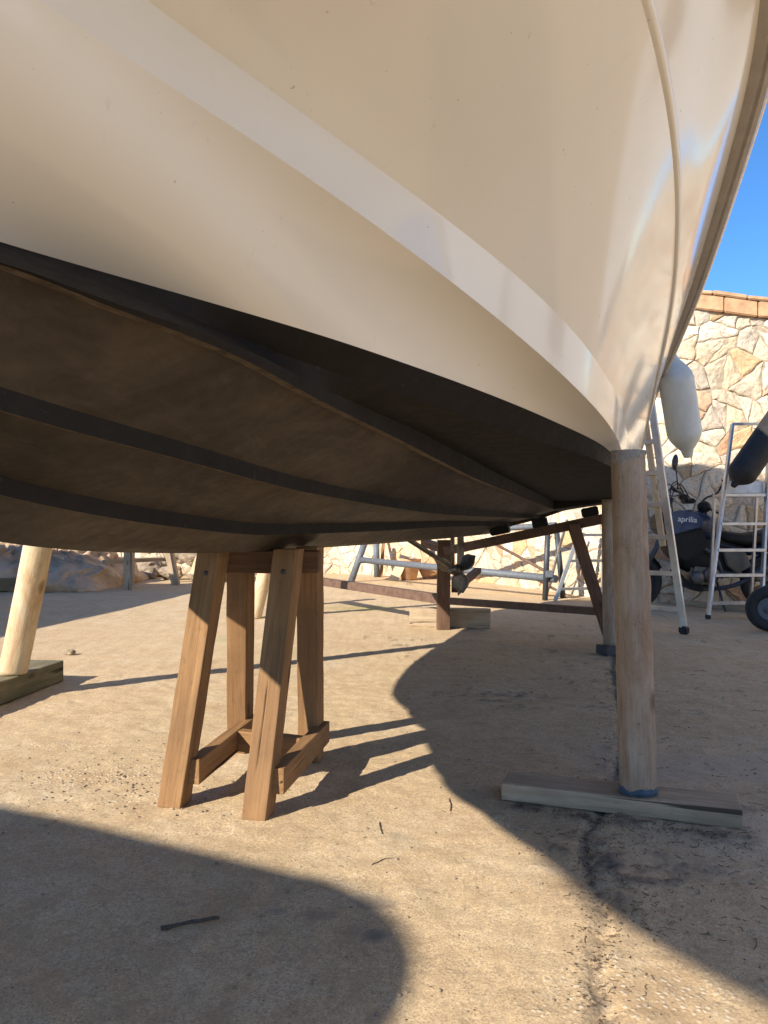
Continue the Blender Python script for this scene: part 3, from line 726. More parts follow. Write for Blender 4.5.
# ------------------------------------------------------------------ PROPS UNDER THE HULL
def sawhorse():
    fr_r = G(258,816); fr_l = G(174,804); bk_r = G(311,759); bk_l = G(240,750)
    ctr = (fr_r+fr_l+bk_r+bk_l)/4
    T = thing('sawhorse', (ctr.x, ctr.y, 0), 'sturdy brown timber sawhorse with splayed legs holding up the keel in the sun', 'sawhorse')
    zt = 0.868
    def top(px, d): return Vector(((px-CX)/F*d, d, zt))
    t_fl, t_fr, t_bl, t_br = top(214,2.66), top(289,2.66), top(241,2.93), top(310,2.93)
    upx = (0,1,0.0)
    for a, b in ((fr_l,t_fl),(fr_r,t_fr),(bk_l,t_bl),(bk_r,t_br)):
        lg = leg_beam('leg', a, b, 0.084, 0.080, M['horse'], T, (0.24,1,0.0))
        if a is fr_l or a is fr_r:
            L_ = (b-a).length; bm = bmesh.new(); bm_lathe(bm, [(0,0.0),(0,0.009),(0.004,0.008),(0.005,0.0)], (0.004, -0.039, L_-0.085), (0,-1,0), 14)
            bb = bpy.data.meshes.new('bolt_head'); bm.to_mesh(bb); bm.free(); bb.materials.append(M['darksteel']); ob = link(bpy.data.objects.new('bolt_head', bb)); ob.parent = lg
    a = Vector((-0.575, 2.80, 0.817)); b = Vector((-0.235, 2.80, 0.817))
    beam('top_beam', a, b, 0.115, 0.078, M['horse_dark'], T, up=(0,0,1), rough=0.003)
    def lerp(p, q, t): return p+(q-p)*t
    l0 = lerp(fr_l, t_fl, 0.13)+Vector((0.052,-0.02,0)); l1 = lerp(bk_l, t_bl, 0.13)+Vector((0.052,0.03,0))
    r0 = lerp(fr_r, t_fr, 0.13)+Vector((0.052,-0.02,0)); r1 = lerp(bk_r, t_br, 0.13)+Vector((0.052,0.03,0))
    beam('stretcher', l0, l1, 0.045, 0.085, M['horse'], T); beam('stretcher', r0, r1, 0.045, 0.085, M['horse'], T)
    c0 = lerp(l0, l1, 0.62)+Vector((0.023,0,0)); c1 = lerp(r0, r1, 0.62)-Vector((0.023,0,0))
    beam('stretcher', c0, c1, 0.045, 0.08, M['horse'], T)
sawhorse()

# near round post with its foot board
bl = G(503,790); br = G(741,822)
p_foot = G(641,801,0.055)
fb0 = G(501,801); fb1 = G(743,830)
dirb = (fb1-fb0); dirb.z = 0; Lb = dirb.length; dirb.normalize(); nb = Vector((-dirb.y, dirb.x, 0)); 
if nb.y < 0: nb = -nb
wb = 0.155
m0 = fb0+nb*wb/2+Vector((0,0,0.031)); m1 = fb1+nb*wb/2+Vector((0,0,0.031))
o = beam('foot_board', m0, m1, wb, 0.058, M['grey_wood'], None, up=(0,0,1), rough=0.004, bev=0.006)
# beam(): w lies across `up`; make sure the flat side is down
tag(o, 'weathered flat plank lying on the ground beneath the nearest round post', 'plank')
pb = m0+(m1-m0)*0.590-nb*0.016+Vector((0,0,0.0295)); 
pt = W(628, 452, pb.y+0.06)
P1 = thing('support_post', (pb.x, pb.y, pb.z), 'tall rough round wooden post with a crushed pale top, nearest prop under the chine', 'post')
pole('pole', pb, pt, 0.060, 0.056, M['post'], P1, 36, 0.045, 4)
bm = bmesh.new()
for k in range(36):
    a = 2*math.pi*k/36
mz = (pt-pb).normalized()
bm_lathe(bm, [(0.0,0.0),(0.0,0.0625),(0.020,0.0628),(0.024,0.060)], pb+Vector((0,0,0.001)), mz, 36)
for v in bm.verts:
    if (v.co-pb).dot(mz) > 0.015: v.co += mz*(0.014*mnoise.noise(v.co*40))
obj('blue_painted_foot', bm, M['bluepaint'], P1)
# crushed fibres round the head of the post
bm = bmesh.new(); rings = []
for i in range(7):
    t = i/6; ring = []
    for k in range(36):
        a = 2*math.pi*k/36; drop = 0.014+0.034*max(0,math.cos(a-3.9))+0.022*mnoise.noise(Vector((math.cos(a)*2.2, math.sin(a)*2.2, 4)))+0.016*mnoise.noise(Vector((math.cos(a)*7,math.sin(a)*7,2)))
        c = pt-mz*(drop*(1-t))+mz*0.004
        r = 0.0560+0.0010*math.sin(t*3.1)+0.006*mnoise.noise(Vector((math.cos(a)*5, math.sin(a)*5, 9+t*4)))
        ring.append(bm.verts.new(c+Vector((r*math.cos(a), r*math.sin(a), 0))))
    rings.append(ring)
for i in range(6):
    for k in range(36): bm.faces.new((rings[i][k], rings[i][(k+1)%36], rings[i+1][(k+1)%36], rings[i+1][k])).smooth = True
cv = bm.verts.new(pt+mz*0.009)
for k in range(36): bm.faces.new((rings[6][k], rings[6][(k+1)%36], cv))
obj('crushed_head', bm, M['crush'], P1)

def pin_post(name, foot, top, r0, r1, mat, label):
    T = thing(name, foot, label, 'post'); pole('pole', foot, top, r0, r1, mat, T, 28, 0.05, 3); return T
# rear round post by the stern quarter, on a small dark wedge
ft = W(611, 650, 5.66); ft.z = 0.07
tp = W(609, 499, 5.62)
pin_post('support_post', ft, tp, 0.058, 0.053, M['post'], 'greyer round wooden post standing close behind the nearest post, under the stern quarter')
bm = bmesh.new(); bm_box(bm, (ft.x, ft.y, 0.034), (0.17, 0.14, 0.07), Matrix.Rotation(0.3, 3, 'Z'), 0.006)
tag(obj('wedge_block', bm, M['darksteel'], origin=(ft.x, ft.y, 0)), 'small dark block under the foot of the rear round post', 'block')
# left leaning pale pole on a thick mossy block
q0 = G(0,706); q1 = G(64,681)
d = (q1-q0); d.z = 0; d.normalize(); a0 = q0-d*0.55; nrm = Vector((-d.y, d.x, 0))
ha = 0.125; wbk = 0.26
blk = beam('timber_block', a0+nrm*wbk/2+Vector((0,0,ha/2+0.002)), q1+nrm*wbk/2+Vector((0,0,ha/2+0.002)), wbk, ha, M['mossy'], None, up=(0,0,1), rough=0.006, bev=0.008)
tag(blk, 'thick mossy timber block lying flat at the left edge under the leaning pale pole', 'timber block')
lf = W(13, 673, 4.27); lf.z = ha+0.004
lt = W(75, 330, 4.0)
lt = lf+(W(37.5, 549, 4.18)-lf)*2.45
pin_post('leaning_post', lf, lt, 0.077, 0.07, M['pale'], 'pale peeled round post leaning in from the left edge on a thick block')
# far starboard pole seen between the sawhorse legs
f2 = G(254,618); t2 = f2+(W(269,556,7.75)-f2)*2.2
pin_post('leaning_post', f2, t2, 0.075, 0.068, M['pale'], 'pale round post seen between the sawhorse legs, leaning in farther back')

# ------------------------------------------------------------------ CRADLE under the stern
pf = G(443,629); 
CR = thing('boat_cradle', (pf.x, pf.y, 0), 'dark brown timber and steel cradle with sloping beam below the stern', 'cradle')
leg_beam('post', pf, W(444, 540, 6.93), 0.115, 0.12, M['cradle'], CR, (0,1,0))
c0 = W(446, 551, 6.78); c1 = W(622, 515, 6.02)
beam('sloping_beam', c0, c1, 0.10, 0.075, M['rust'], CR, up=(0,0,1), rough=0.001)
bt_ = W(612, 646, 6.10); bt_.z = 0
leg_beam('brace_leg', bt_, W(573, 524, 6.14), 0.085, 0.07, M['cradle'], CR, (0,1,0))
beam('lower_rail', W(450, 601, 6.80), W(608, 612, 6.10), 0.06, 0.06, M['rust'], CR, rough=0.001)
beam('lower_rail', W(441, 599, 6.96), W(312, 580, 9.1), 0.085, 0.085, M['rust'], CR, rough=0.001)
e_ = W(312, 580, 9.1); leg_beam('post', Vector((e_.x, e_.y+0.1, 0)), Vector((e_.x, e_.y+0.1, 0.55)), 0.10, 0.10, M['cradle'], CR, (0,1,0))
beam('short_strut', W(425, 543, 7.6), W(446, 549, 6.93), 0.09, 0.07, M['cradle'], CR)
beam('back_strut', W(455, 590, 7.05), W(478, 570, 7.9), 0.07, 0.05, M['cradle'], CR)
for (px, py, dd, s) in ((500, 530, 6.56, 0.16), (540, 523, 6.38, 0.12), (590, 512, 6.16, 0.13)):
    c = W(px, py, dd); bm = bmesh.new(); bm_box(bm, c, (s, 0.12, 0.075), Matrix.Rotation(-TH, 3, 'Z') @ Matrix.Rotation(-0.2, 3, 'Y'), 0.008)
    obj('pad', bm, M['blackplastic'], CR)
s0_ = G(411,627); s1_ = G(492,629)
o = beam('sleeper_block', s0_+Vector((0,0.10,0.085)), s1_+Vector((0,0.10,0.085)), 0.17, 0.15, M['grey_wood'], None, up=(0,1,0), rough=0.006, bev=0.008)
tag(o, 'pale weathered sleeper block on the ground at the foot of the dark cradle', 'timber block')

# grey steel trestle farther back
a = G(351,582); b = G(377,577); c = G(545,600); d_ = G(563,598)
TR = thing('steel_trestle', (a.x, a.y, 0), 'long grey tubular steel trestle standing in the sun behind the cradle', 'trestle')
def leg(p, px, py, dd, mat, r=0.045): return obj('leg', tube([p, W(px, py, dd)], r, 14), mat, TR)
leg(a, 367, 536, a.y+0.1, M['greysteel'], 0.055); leg(b, 376, 536, b.y, M['greysteel'], 0.055)
leg(c, 548, 527, c.y, M['darksteel'], 0.036); leg(d_, 556, 524, d_.y+0.1, M['darksteel'], 0.036)
obj('cross_tube', tube([W(358, 561, a.y), W(375, 561, b.y-0.1)], 0.04, 12), M['greysteel'], TR)
obj('long_tube', tube([W(362, 560, a.y), W(556, 579, c.y-0.02)], 0.05, 14), M['greysteel'], TR)
obj('diagonal_rod', tube([W(497, 545, c.y+1.0), W(549, 573, c.y)], 0.02, 10), M['rust'], TR)
obj('top_tube', tube([W(367, 537, a.y+0.1), W(556, 525, d_.y+0.1)], 0.04, 12), M['greysteel'], TR)
bm = bmesh.new(); bm_box(bm, W(549, 574, c.y-0.01), (0.10, 0.10, 0.09), None, 0.01); obj('clamp', bm, M['greysteel'], TR)

# ------------------------------------------------------------------ LADDERS
def ladder_left():
    R0 = G(684,634); R1 = W(650.5, 398, 7.02); L0 = R0+Vector((-0.27,0.27,0)); L1 = R1+Vector((-0.25,0.25,0))
    T = thing('aluminium_ladder', R0, 'narrow aluminium extension ladder leaning behind the boat next to the round post', 'ladder')
    for p, q in ((R0+Vector((0,0,0.05)), R1), (L0+Vector((0,0,0.05)), L1)):
        beam('rail', p, q, 0.032, 0.062, M['alu'], T, up=(1,-1,0), rough=0, bev=0.004)
    off_ = Vector((-0.05,0.075,0))
    a = R0+(R1-R0)*0.36+off_; b = R0+(R1-R0)*1.04+off_
    a2 = L0+(L1-L0)*0.36+off_*0.6+Vector((0.04,0,0)); b2 = L0+(L1-L0)*1.04+off_*0.6+Vector((0.04,0,0))
    beam('sliding_rail', a, b, 0.03, 0.055, M['pale'], T, up=(1,-1,0), rough=0, bev=0.004)
    beam('sliding_rail', a2, b2, 0.03, 0.055, M['pale'], T, up=(1,-1,0), rough=0, bev=0.004)
    for py in (611, 576, 540, 507, 475, 443):
        t = (634-py)/(634-398); p = R0+(R1-R0)*t; q = L0+(L1-L0)*t
        beam('rung', q, p, 0.032, 0.042, M['alu'], T, rough=0, bev=0.005)
    for p in (R0, L0):
        bm = bmesh.new(); bm_box(bm, p+Vector((0,0,0.035)), (0.06,0.085,0.07), Matrix.Rotation(0.5,3,'Z'), 0.012); obj('rubber_foot', bm, M['rubber'], T)
ladder_left()
def ladder_right():
    L0 = G(708,619); R0 = Vector((L0.x+0.56, L0.y+0.05, 0)); L1 = W(732.5, 424, 8.30); R1 = W(770, 424, 8.30)
    T = thing('platform_ladder', L0, 'aluminium platform stepladder with wide treads and a hoop handrail in front of the motorbike', 'ladder')
    pl = 0.62
    for p, q in ((L0, L1), (R0, R1)):
        beam('rail', p+Vector((0,0,0.02)), q, 0.026, 0.058, M['alu'], T, up=(0,1,0), rough=0, bev=0.004)
    beam('top_bar', L1, R1, 0.03, 0.03, M['alu'], T, rough=0)
    for py in (604, 577.5, 553, 527):
        t = (619-py)/(619-424); p = L0+(L1-L0)*t; q = R0+(R1-R0)*t
        beam('tread', p, q, 0.085, 0.032, M['alu'], T, up=(0,0,1), rough=0, bev=0.004)
    t = (619-498)/(619-424); p = L0+(L1-L0)*t; q = R0+(R1-R0)*t; mid = (p+q)/2
    bm = bmesh.new(); bm_box(bm, mid+Vector((0,0.13,0)), ((q-p).length, 0.28, 0.03), None, 0.006); obj('platform', bm, M['alu'], T)
    bm = bmesh.new(); bm_box(bm, mid+Vector((0,0.06,0.085)), ((q-p).length-0.03, 0.02, 0.13), Matrix.Rotation(-0.15,3,'X'), 0.004); obj('back_plate', bm, M['alu'], T)
    for s in (p, q):
        f = Vector((s.x, s.y+0.36, 0.02)); beam('rear_leg', f, s+Vector((0,0.22,-0.02)), 0.026, 0.04, M['alu'], T, up=(0,1,0), rough=0)
    for s in (L0, R0):
        bm = bmesh.new(); bm_box(bm, s+Vector((0,0,0.022)), (0.036,0.07,0.045), None, 0.006); obj('rubber_foot', bm, M['rubber'], T)
    return p, q
PLT = ladder_right()
def stern_steps():
    # pale stepladder glimpsed between cradle and posts
    l0 = G(555,601); l1 = W(578, 536, 9.72); r0 = l0+Vector((0.62,0.1,0)); r1 = l1+Vector((0.36,0.1,0))
    T = thing('aluminium_stepladder', l0, 'pale aluminium stepladder glimpsed between the dark cradle brace and the steel trestle', 'ladder')
    for p, q in ((l0,l1),(r0,r1)): beam('rail', p, p+(q-p)*1.25, 0.05, 0.03, M['alu'], T, up=(0,1,0), rough=0)
    for py in (589, 561, 535):
        t = (601-py)/65; beam('rung', l0+(l1-l0)*t, r0+(r1-r0)*t, 0.035, 0.035, M['alu'], T, rough=0)
    for p in (l0, r0): beam('rear_leg', Vector((p.x+0.05,p.y+0.75,0)), Vector((p.x+0.2,p.y+0.2,1.02)), 0.03, 0.03, M['alu'], T, rough=0)
stern_steps()

# ------------------------------------------------------------------ FENDERS
def fender(p_top, p_bot, r, mat, label, rope_to, name='boat_fender'):
    p_top = Vector(p_top); p_bot = Vector(p_bot); ax_ = p_bot-p_top; L = ax_.length; a = ax_.normalized()
    T = thing(name, p_top, label, 'fender')
    prof = [(0.0,0.0),(0.0,0.022),(0.03,0.030),(0.055,0.040)]
    for i in range(1, 9): t = i/8; prof.append((0.055+t*0.13, 0.04+(r-0.04)*math.sin(t*math.pi/2)))
    n = 18
    for i in range(1, n): prof.append((0.185+(L-0.37)*i/n, r*(1+0.006*math.sin(i*2.1))))
    for i in range(0, 9): t = i/8; prof.append((L-0.185+t*0.13, 0.04+(r-0.04)*math.cos(t*math.pi/2)))
    prof += [(L-0.03,0.034),(L-0.008,0.026),(L,0.0)]
    bm = bmesh.new(); bm_lathe(bm, prof, p_top, a, 40); bmesh.ops.recalc_face_normals(bm, faces=bm.faces)
    obj('body', bm, mat, T)
    if rope_to is not None:
        mid = (p_top+Vector(rope_to))/2+Vector((0,0,-0.01))
        obj('rope', tube(smooth_path([p_top+a*0.012, mid, rope_to], 4), 0.007, 8), M['rope'], T)
    return T
s_ = None
fu = B_at_v(674, 350, 1.50)
ra_u = 5.15; i_ = int(np.argmin(abs(LN['ra'][:,0]-ra_u))); rp = LN['ra'][i_]
rail_pt = BW(rp[0], rp[1]+0.06, rp[2])
fender(W(671.5,352,4.85), W(688.5,458,5.02), 0.108, M['fender_w'], 'fat white cylindrical fender hanging from the boat rail against the stone wall', rail_pt)
# black fender lying across the top of the platform ladder
fb_bot = W(732.5, 487, 7.83); fb_top = fb_bot+(W(792, 402, 7.95)-fb_bot)
fender(fb_top, fb_bot, 0.145, M['fender_b'], 'black cylindrical fender lying aslant over the top of the platform ladder at the right edge', None)

# ------------------------------------------------------------------ TROLLEY WHEEL at the right edge
def torus(bm, c, axis, R, r, n=40, k=14, sx=1.0):
    m, _ = frame_mat(c, Vector(c)+Vector(axis)); rings = []
    for i in range(n):
        a = 2*math.pi*i/n; rings.append([bm.verts.new(m @ Vector(((R+r*math.cos(2*math.pi*j/k))*math.cos(a), (R+r*math.cos(2*math.pi*j/k))*math.sin(a), r*sx*math.sin(2*math.pi*j/k)))) for j in range(k)])
    for i in range(n):
        for j in range(k): bm.faces.new((rings[i][j], rings[(i+1)%n][j], rings[(i+1)%n][(j+1)%k], rings[i][(j+1)%k])).smooth = True
    return bm
wc = G(770,632); wc.z = 0.205
TW = thing('hand_trolley', (wc.x, wc.y, 0), 'black rubber trolley wheel standing on the ground at the right edge', 'trolley')
axw = Vector((0.55,0.83,0)).normalized(); 
for k, sgn in ((0,0),(1,1)):
    c = wc+axw*0.62*k
    bm = bmesh.new(); torus(bm, c, axw, 0.148, 0.056, 44, 16, 0.9)
    if k == 0: ty = obj('wheel', bm, M['rubber'], TW)
    else: ty = obj('wheel', bm, M['rubber'], TW)
    bm = bmesh.new(); bm_lathe(bm, [(-0.03,0.0),(-0.045,0.03),(-0.02,0.04),(-0.02,0.085),(-0.035,0.10),(0.035,0.10),(0.02,0.085),(0.02,0.04),(0.045,0.03),(0.03,0.0)], c, axw, 28)
    obj('hub', bm, M['greysteel'], ty)
obj('axle', tube([wc, wc+axw*0.62], 0.014, 12), M['darksteel'], TW)
obj('frame', tube(smooth_path([wc+axw*0.1, wc+axw*0.1+Vector((0.5,-0.28,0.22)), wc+axw*0.1+Vector((1.0,-0.55,0.55)), wc+axw*0.52+Vector((1.0,-0.55,0.55)), wc+axw*0.52+Vector((0.5,-0.28,0.22)), wc+axw*0.52], 6), 0.016, 10), M['darksteel'], TW)

# ------------------------------------------------------------------ MOTORBIKE
BD = 8.72
def Mb(px, py, dy=0.0): return W(px, py, BD+dy)
gz = HY+H*F/BD
MB = thing('motorbike', (Mb(700,gz).x, BD, 0), 'dark blue and black motorbike parked along the stone wall behind the two ladders', 'motorbike')
def wheel(px, r=0.315, tr=0.06):
    c = Mb(px, gz); c.z = r
    bm = bmesh.new(); torus(bm, c, (0,1,0), r-tr, tr, 56, 16, 0.95); w = obj('wheel', bm, M['rubber'], MB)
    bm = bmesh.new(); torus(bm, c, (0,1,0), r-tr-0.045, 0.02, 48, 8, 1.6); obj('rim', bm, M['silver'], w)
    bm = bmesh.new()
    for k in range(12):
        a = 2*math.pi*k/12; bm_tube(bm, [c+Vector((0.03*math.cos(a), 0.02*(-1)**k, 0.03*math.sin(a))), c+Vector(((r-tr-0.05)*math.cos(a), 0, (r-tr-0.05)*math.sin(a)))], 0.006, 6)
    bm_lathe(bm, [(-0.05,0.0),(-0.05,0.04),(0.05,0.04),(0.05,0.0)], c, (0,1,0), 20); obj('spokes', bm, M['silver'], w)
    bm = bmesh.new(); bm_lathe(bm, [(-0.075,0.06),(-0.075,0.125),(-0.07,0.125),(-0.07,0.06)], c, (0,1,0), 36); obj('brake_disc', bm, M['silver'], w)
    return c
wf = wheel(634); wr = wheel(768)
for s in (-1, 1):
    obj('fork', tube([wf+Vector((0.01,0.095*s,0)), Mb(656,548,0.095*s), Mb(672,498,0.095*s)], [0.032,0.030,0.024], 12), M['darksteel'], MB)
bm = bmesh.new(); rows = []
for i in range(13):
    a = math.radians(25+i*12); rows.append([bm.verts.new(wf+Vector((0.345*math.cos(a), y, 0.345*math.sin(a)+ (0.0 if abs(y)<0.05 else -0.03)))) for y in (-0.07,-0.03,0.03,0.07)])
for i in range(12):
    for j in range(3): bm.faces.new((rows[i][j], rows[i+1][j], rows[i+1][j+1], rows[i][j+1])).smooth = True
bmesh.ops.solidify(bm, geom=bm.faces[:], thickness=0.006); obj('front_mudguard', bm, M['blackplastic'], MB)
def loft_blob(name, secs, mat, n=20, parent=None, power=2.6):
    """secs: (px, ytop, ybot, halfwidth) stations along the bike"""
    bm = bmesh.new(); rings = []
    for px, yt, yb, hw in secs:
        c = Mb(px, (yt+yb)/2); hh = (yb-yt)/2/F*BD; ring = []
        for k in range(n):
            a = 2*math.pi*k/n; cx_, sx_ = math.cos(a), math.sin(a)
            ring.append(bm.verts.new(c+Vector((0, hw*math.copysign(abs(cx_)**(2/power), cx_), hh*math.copysign(abs(sx_)**(2/power), sx_)))))
        rings.append(ring)
    for i in range(len(rings)-1):
        for k in range(n): bm.faces.new((rings[i][k], rings[i][(k+1)%n], rings[i+1][(k+1)%n], rings[i+1][k])).smooth = True
    bm.faces.new(rings[0]); bm.faces.new(rings[-1][::-1]); bmesh.ops.recalc_face_normals(bm, faces=bm.faces)
    return obj(name, bm, mat, parent or MB)
loft_blob('fuel_tank', [(677,516,524,0.06),(681,511,532,0.12),(690,509.5,538,0.155),(702,511,541,0.16),(712,517,542,0.13),(719,526,541,0.09)], M['tank'])
loft_blob('seat', [(716,530,540,0.09),(724,531,543,0.12),(740,533,546,0.14),(756,531,545,0.135),(775,526,540,0.12),(790,522,534,0.08)], M['blackplastic'])
loft_blob('tail_panel', [(742,546,556,0.10),(757,544,555,0.115),(778,539,549,0.10),(797,531,538,0.05)], M['tank'])
# side fairing with the blue panel and white lettering
bm = bm_prism(bmesh.new(), [Mb(x, y, -0.205) for x, y in ((664,525),(668,514),(680,510),(697,512),(704,519),(702,527),(690,530),(676,534),(667,533))], 0, 0.05, 0.012)
fp = obj('side_panel', bm, M['bluepanel'], MB)
bm = bm_prism(bmesh.new(), [Mb(x, y, -0.19) for x, y in ((667,534),(690,531),(703,528),(709,545),(700,556),(684,562),(676,556),(670,545))], 0, 0.38, 0.02); obj('radiator_shroud', bm, M['blackplastic'], MB)
bm = bm_prism(bmesh.new(), [Mb(x, y, -0.15) for x, y in ((657,520),(664,512),(672,512),(675,528),(668,536),(659,532))], 0, 0.30, 0.03); obj('headlight', bm, M['blackplastic'], MB)
loft_blob('airbox', [(668,529,552,0.06),(675,528,566,0.12),(690,530,574,0.125),(710,534,578,0.125),(728,540,578,0.11),(744,546,570,0.08)], M['blackplastic'])
# engine block: crankcase, cylinder, head, covers
bm = bmesh.new(); c = Mb(697,572)
bm_box(bm, Mb(700,573), (0.30,0.26,0.20), Matrix.Rotation(0.12,3,'Y'), 0.03)
bm_lathe(bm, [(-0.19,0.0),(-0.19,0.07),(-0.16,0.09),(-0.1,0.095)], Mb(706,574), (0,1,0), 24); bm_lathe(bm, [(-0.175,0.0),(-0.175,0.055),(-0.15,0.075),(-0.1,0.08)], Mb(693,577), (0,1,0), 24)
bmesh.ops.recalc_face_normals(bm, faces=bm.faces); obj('crankcase', bm, M['engine'], MB)
bm = bmesh.new()
for k in range(7):
    bm_box(bm, Mb(695-k*0.55, 561-k*2.0), (0.17,0.19,0.012), Matrix.Rotation(-0.28,3,'Y'), 0.003)
bm_box(bm, Mb(693,555), (0.12,0.14,0.17), Matrix.Rotation(-0.28,3,'Y'), 0.01); bm_box(bm, Mb(690,545), (0.16,0.18,0.06), Matrix.Rotation(-0.28,3,'Y'), 0.012)
obj('cylinder', bm, M['engine'], MB)
obj('exhaust_pipe', tube(smooth_path([Mb(686,552,-0.1), Mb(677,560,-0.13), Mb(678,576,-0.12), Mb(690,587,-0.10), Mb(712,589,-0.12), Mb(735,585,-0.17), Mb(752,576,-0.2)], 6), 0.023, 12), M['darksteel'], MB)
obj('silencer', tube([Mb(748,577,-0.2), Mb(755,574,-0.2), Mb(782,558,-0.2), Mb(788,555,-0.2)], [0.03,0.055,0.06,0.04], 18), M['silver'], MB)
obj('bash_plate', bm_prism(bmesh.new(), [Mb(x,y,-0.13) for x, y in ((676,575),(684,585),(700,592),(716,590),(716,586),(700,586),(686,579),(679,570))], 0, 0.26, 0.008), M['blackplastic'], MB)
for s in (-1, 1):
    obj('frame', tube(smooth_path([Mb(676,515,0.05*s), Mb(684,535,0.12*s), Mb(714,556,0.14*s), Mb(722,575,0.13*s)], 5), 0.024, 10), M['darksteel'], MB)
    obj('subframe', tube([Mb(716,544,0.11*s), Mb(752,552,0.13*s), Mb(786,540,0.10*s)], 0.014, 8), M['darksteel'], MB)
    obj('swingarm', tube([Mb(721,572,0.11*s), wr+Vector((0,0.11*s,0))], [0.034,0.026], 10), M['silver'], MB)
bm = bm_prism(bmesh.new(), [Mb(x, y, -0.165) for x, y in ((722,548),(746,552),(752,566),(738,574),(727,565))], 0, 0.05, 0.012); obj('side_cover', bm, M['silver'], MB)
obj('footrest', tube([Mb(722,578,-0.14), Mb(722,578,-0.27)], 0.014, 8), M['darksteel'], MB)
obj('side_stand', tube([Mb(717,582,-0.13), Vector((Mb(712,0).x, BD-0.34, 0.01))], 0.013, 8), M['darksteel'], MB)
# handlebar, clamps, levers, cables, mirrors
obj('handlebar', tube(smooth_path([Mb(672,488,-0.40), Mb(681,493,-0.26), Mb(689,500,-0.08), Mb(691,501,0.08), Mb(685,496,0.26), Mb(677,490,0.40)], 6), 0.013, 10), M['darksteel'], MB)
obj('grip', tube([Mb(672,488,-0.40), Mb(677,491,-0.30)], 0.02, 10), M['blackplastic'], MB); obj('grip', tube([Mb(677,490,0.40), Mb(681,493,0.31)], 0.02, 10), M['blackplastic'], MB)
obj('brake_lever', tube(smooth_path([Mb(681,494,-0.27), Mb(674,496,-0.30), Mb(664,494,-0.40)], 4), 0.008, 8), M['darksteel'], MB)
bm = bmesh.new(); bm_box(bm, Mb(683,497,-0.22), (0.09,0.07,0.06), None, 0.012); obj('switchgear', bm, M['blackplastic'], MB)
bm = bmesh.new(); bm_box(bm, Mb(688,501,0.0), (0.12,0.16,0.06), None, 0.015); obj('bar_clamp', bm, M['blackplastic'], MB)
bm = bmesh.new()
for a_ in (((683,492,-0.2),(677,482,-0.16),(671,487,-0.05),(670,506,0)),((686,497,-0.18),(679,488,-0.1),(672,496,0.02),(673,515,0.05)),((690,499,0.1),(680,484,0.05),(668,492,-0.05),(667,512,-0.05)),((676,490,-0.3),(668,484,-0.2),(664,495,-0.12),(668,516,-0.1))):
    bm_tube(bm, smooth_path([Mb(*p) for p in a_], 6), 0.006, 6)
obj('cables', bm, M['blackplastic'], MB)
def mirror(base, stalk, c, tilt):
    st_ = obj('mirror_stalk', tube(smooth_path([Mb(*base), Mb(*stalk), Mb(*c)], 5), 0.007, 8), M['blackplastic'], MB)
    bm = bmesh.new(); bmesh.ops.create_uvsphere(bm, u_segments=24, v_segments=12, radius=1)
    bmesh.ops.transform(bm, matrix=Matrix.Translation(Mb(*c)) @ Matrix.Rotation(tilt, 4, 'Y') @ Matrix.Diagonal((0.034,0.03,0.085,1)), verts=bm.verts)
    for f in bm.faces: f.smooth = True
    obj('mirror', bm, M['glass_dark'], st_)
mirror((678,490,-0.3), (677,478,-0.3), (675,462,-0.3), 0.12)
# far-side bar end, screen bracket and lever seen against the wall
obj('hand_guard', tube(smooth_path([Mb(700,505,0.0), Mb(706,498,0.06), Mb(716,494,0.12), Mb(721,487,0.16), Mb(723,480,0.16)], 5), [0.012]*20+[0.022], 8), M['blackplastic'], MB)
bm = bmesh.new(); bmesh.ops.create_uvsphere(bm, u_segments=20, v_segments=12, radius=1)
bmesh.ops.transform(bm, matrix=Matrix.Translation(Mb(704,507,-0.02)) @ Matrix.Diagonal((0.075,0.07,0.07,1)), verts=bm.verts)
for f in bm.faces: f.smooth = True
obj('instrument_pod', bm, M['blackplastic'], MB)
obj('clutch_lever', tube(smooth_path([Mb(707,508,-0.05), Mb(714,511,-0.16), Mb(722,515,-0.24)], 4), 0.012, 8), M['blackplastic'], MB)
cu = bpy.data.curves.new('lettering', 'FONT'); cu.body = 'aprilia'; cu.size = 0.105; cu.extrude = 0.001; cu.align_x = 'CENTER'; cu.align_y = 'CENTER'; cu.shear = 0.0
tob = bpy.data.objects.new('tmp', cu); COL.objects.link(tob); dg = bpy.context.evaluated_depsgraph_get(); me = bpy.data.meshes.new_from_object(tob.evaluated_get(dg)); bpy.data.objects.remove(tob)
tp_ = Mb(687.5, 519.5, -0.2085); me.transform(Matrix.Translation(tp_) @ Matrix.Rotation(math.radians(4), 4, 'Y') @ Matrix.Rotation(math.pi/2, 4, 'X') @ Matrix.Diagonal((0.85,0.85,1,1)))
obj('lettering', me, M['white'], fp)
# plank on the ground along the wall under the bike
o = beam('ground_plank', G(676,605)+Vector((0,0.1,0.03)), G(775,618)+Vector((0.05,0.42,0.03)), 0.09, 0.06, M['grey_wood'], None, rough=0.003)
tag(o, 'long narrow grey plank lying on the ground under the motorbike along the wall', 'plank')

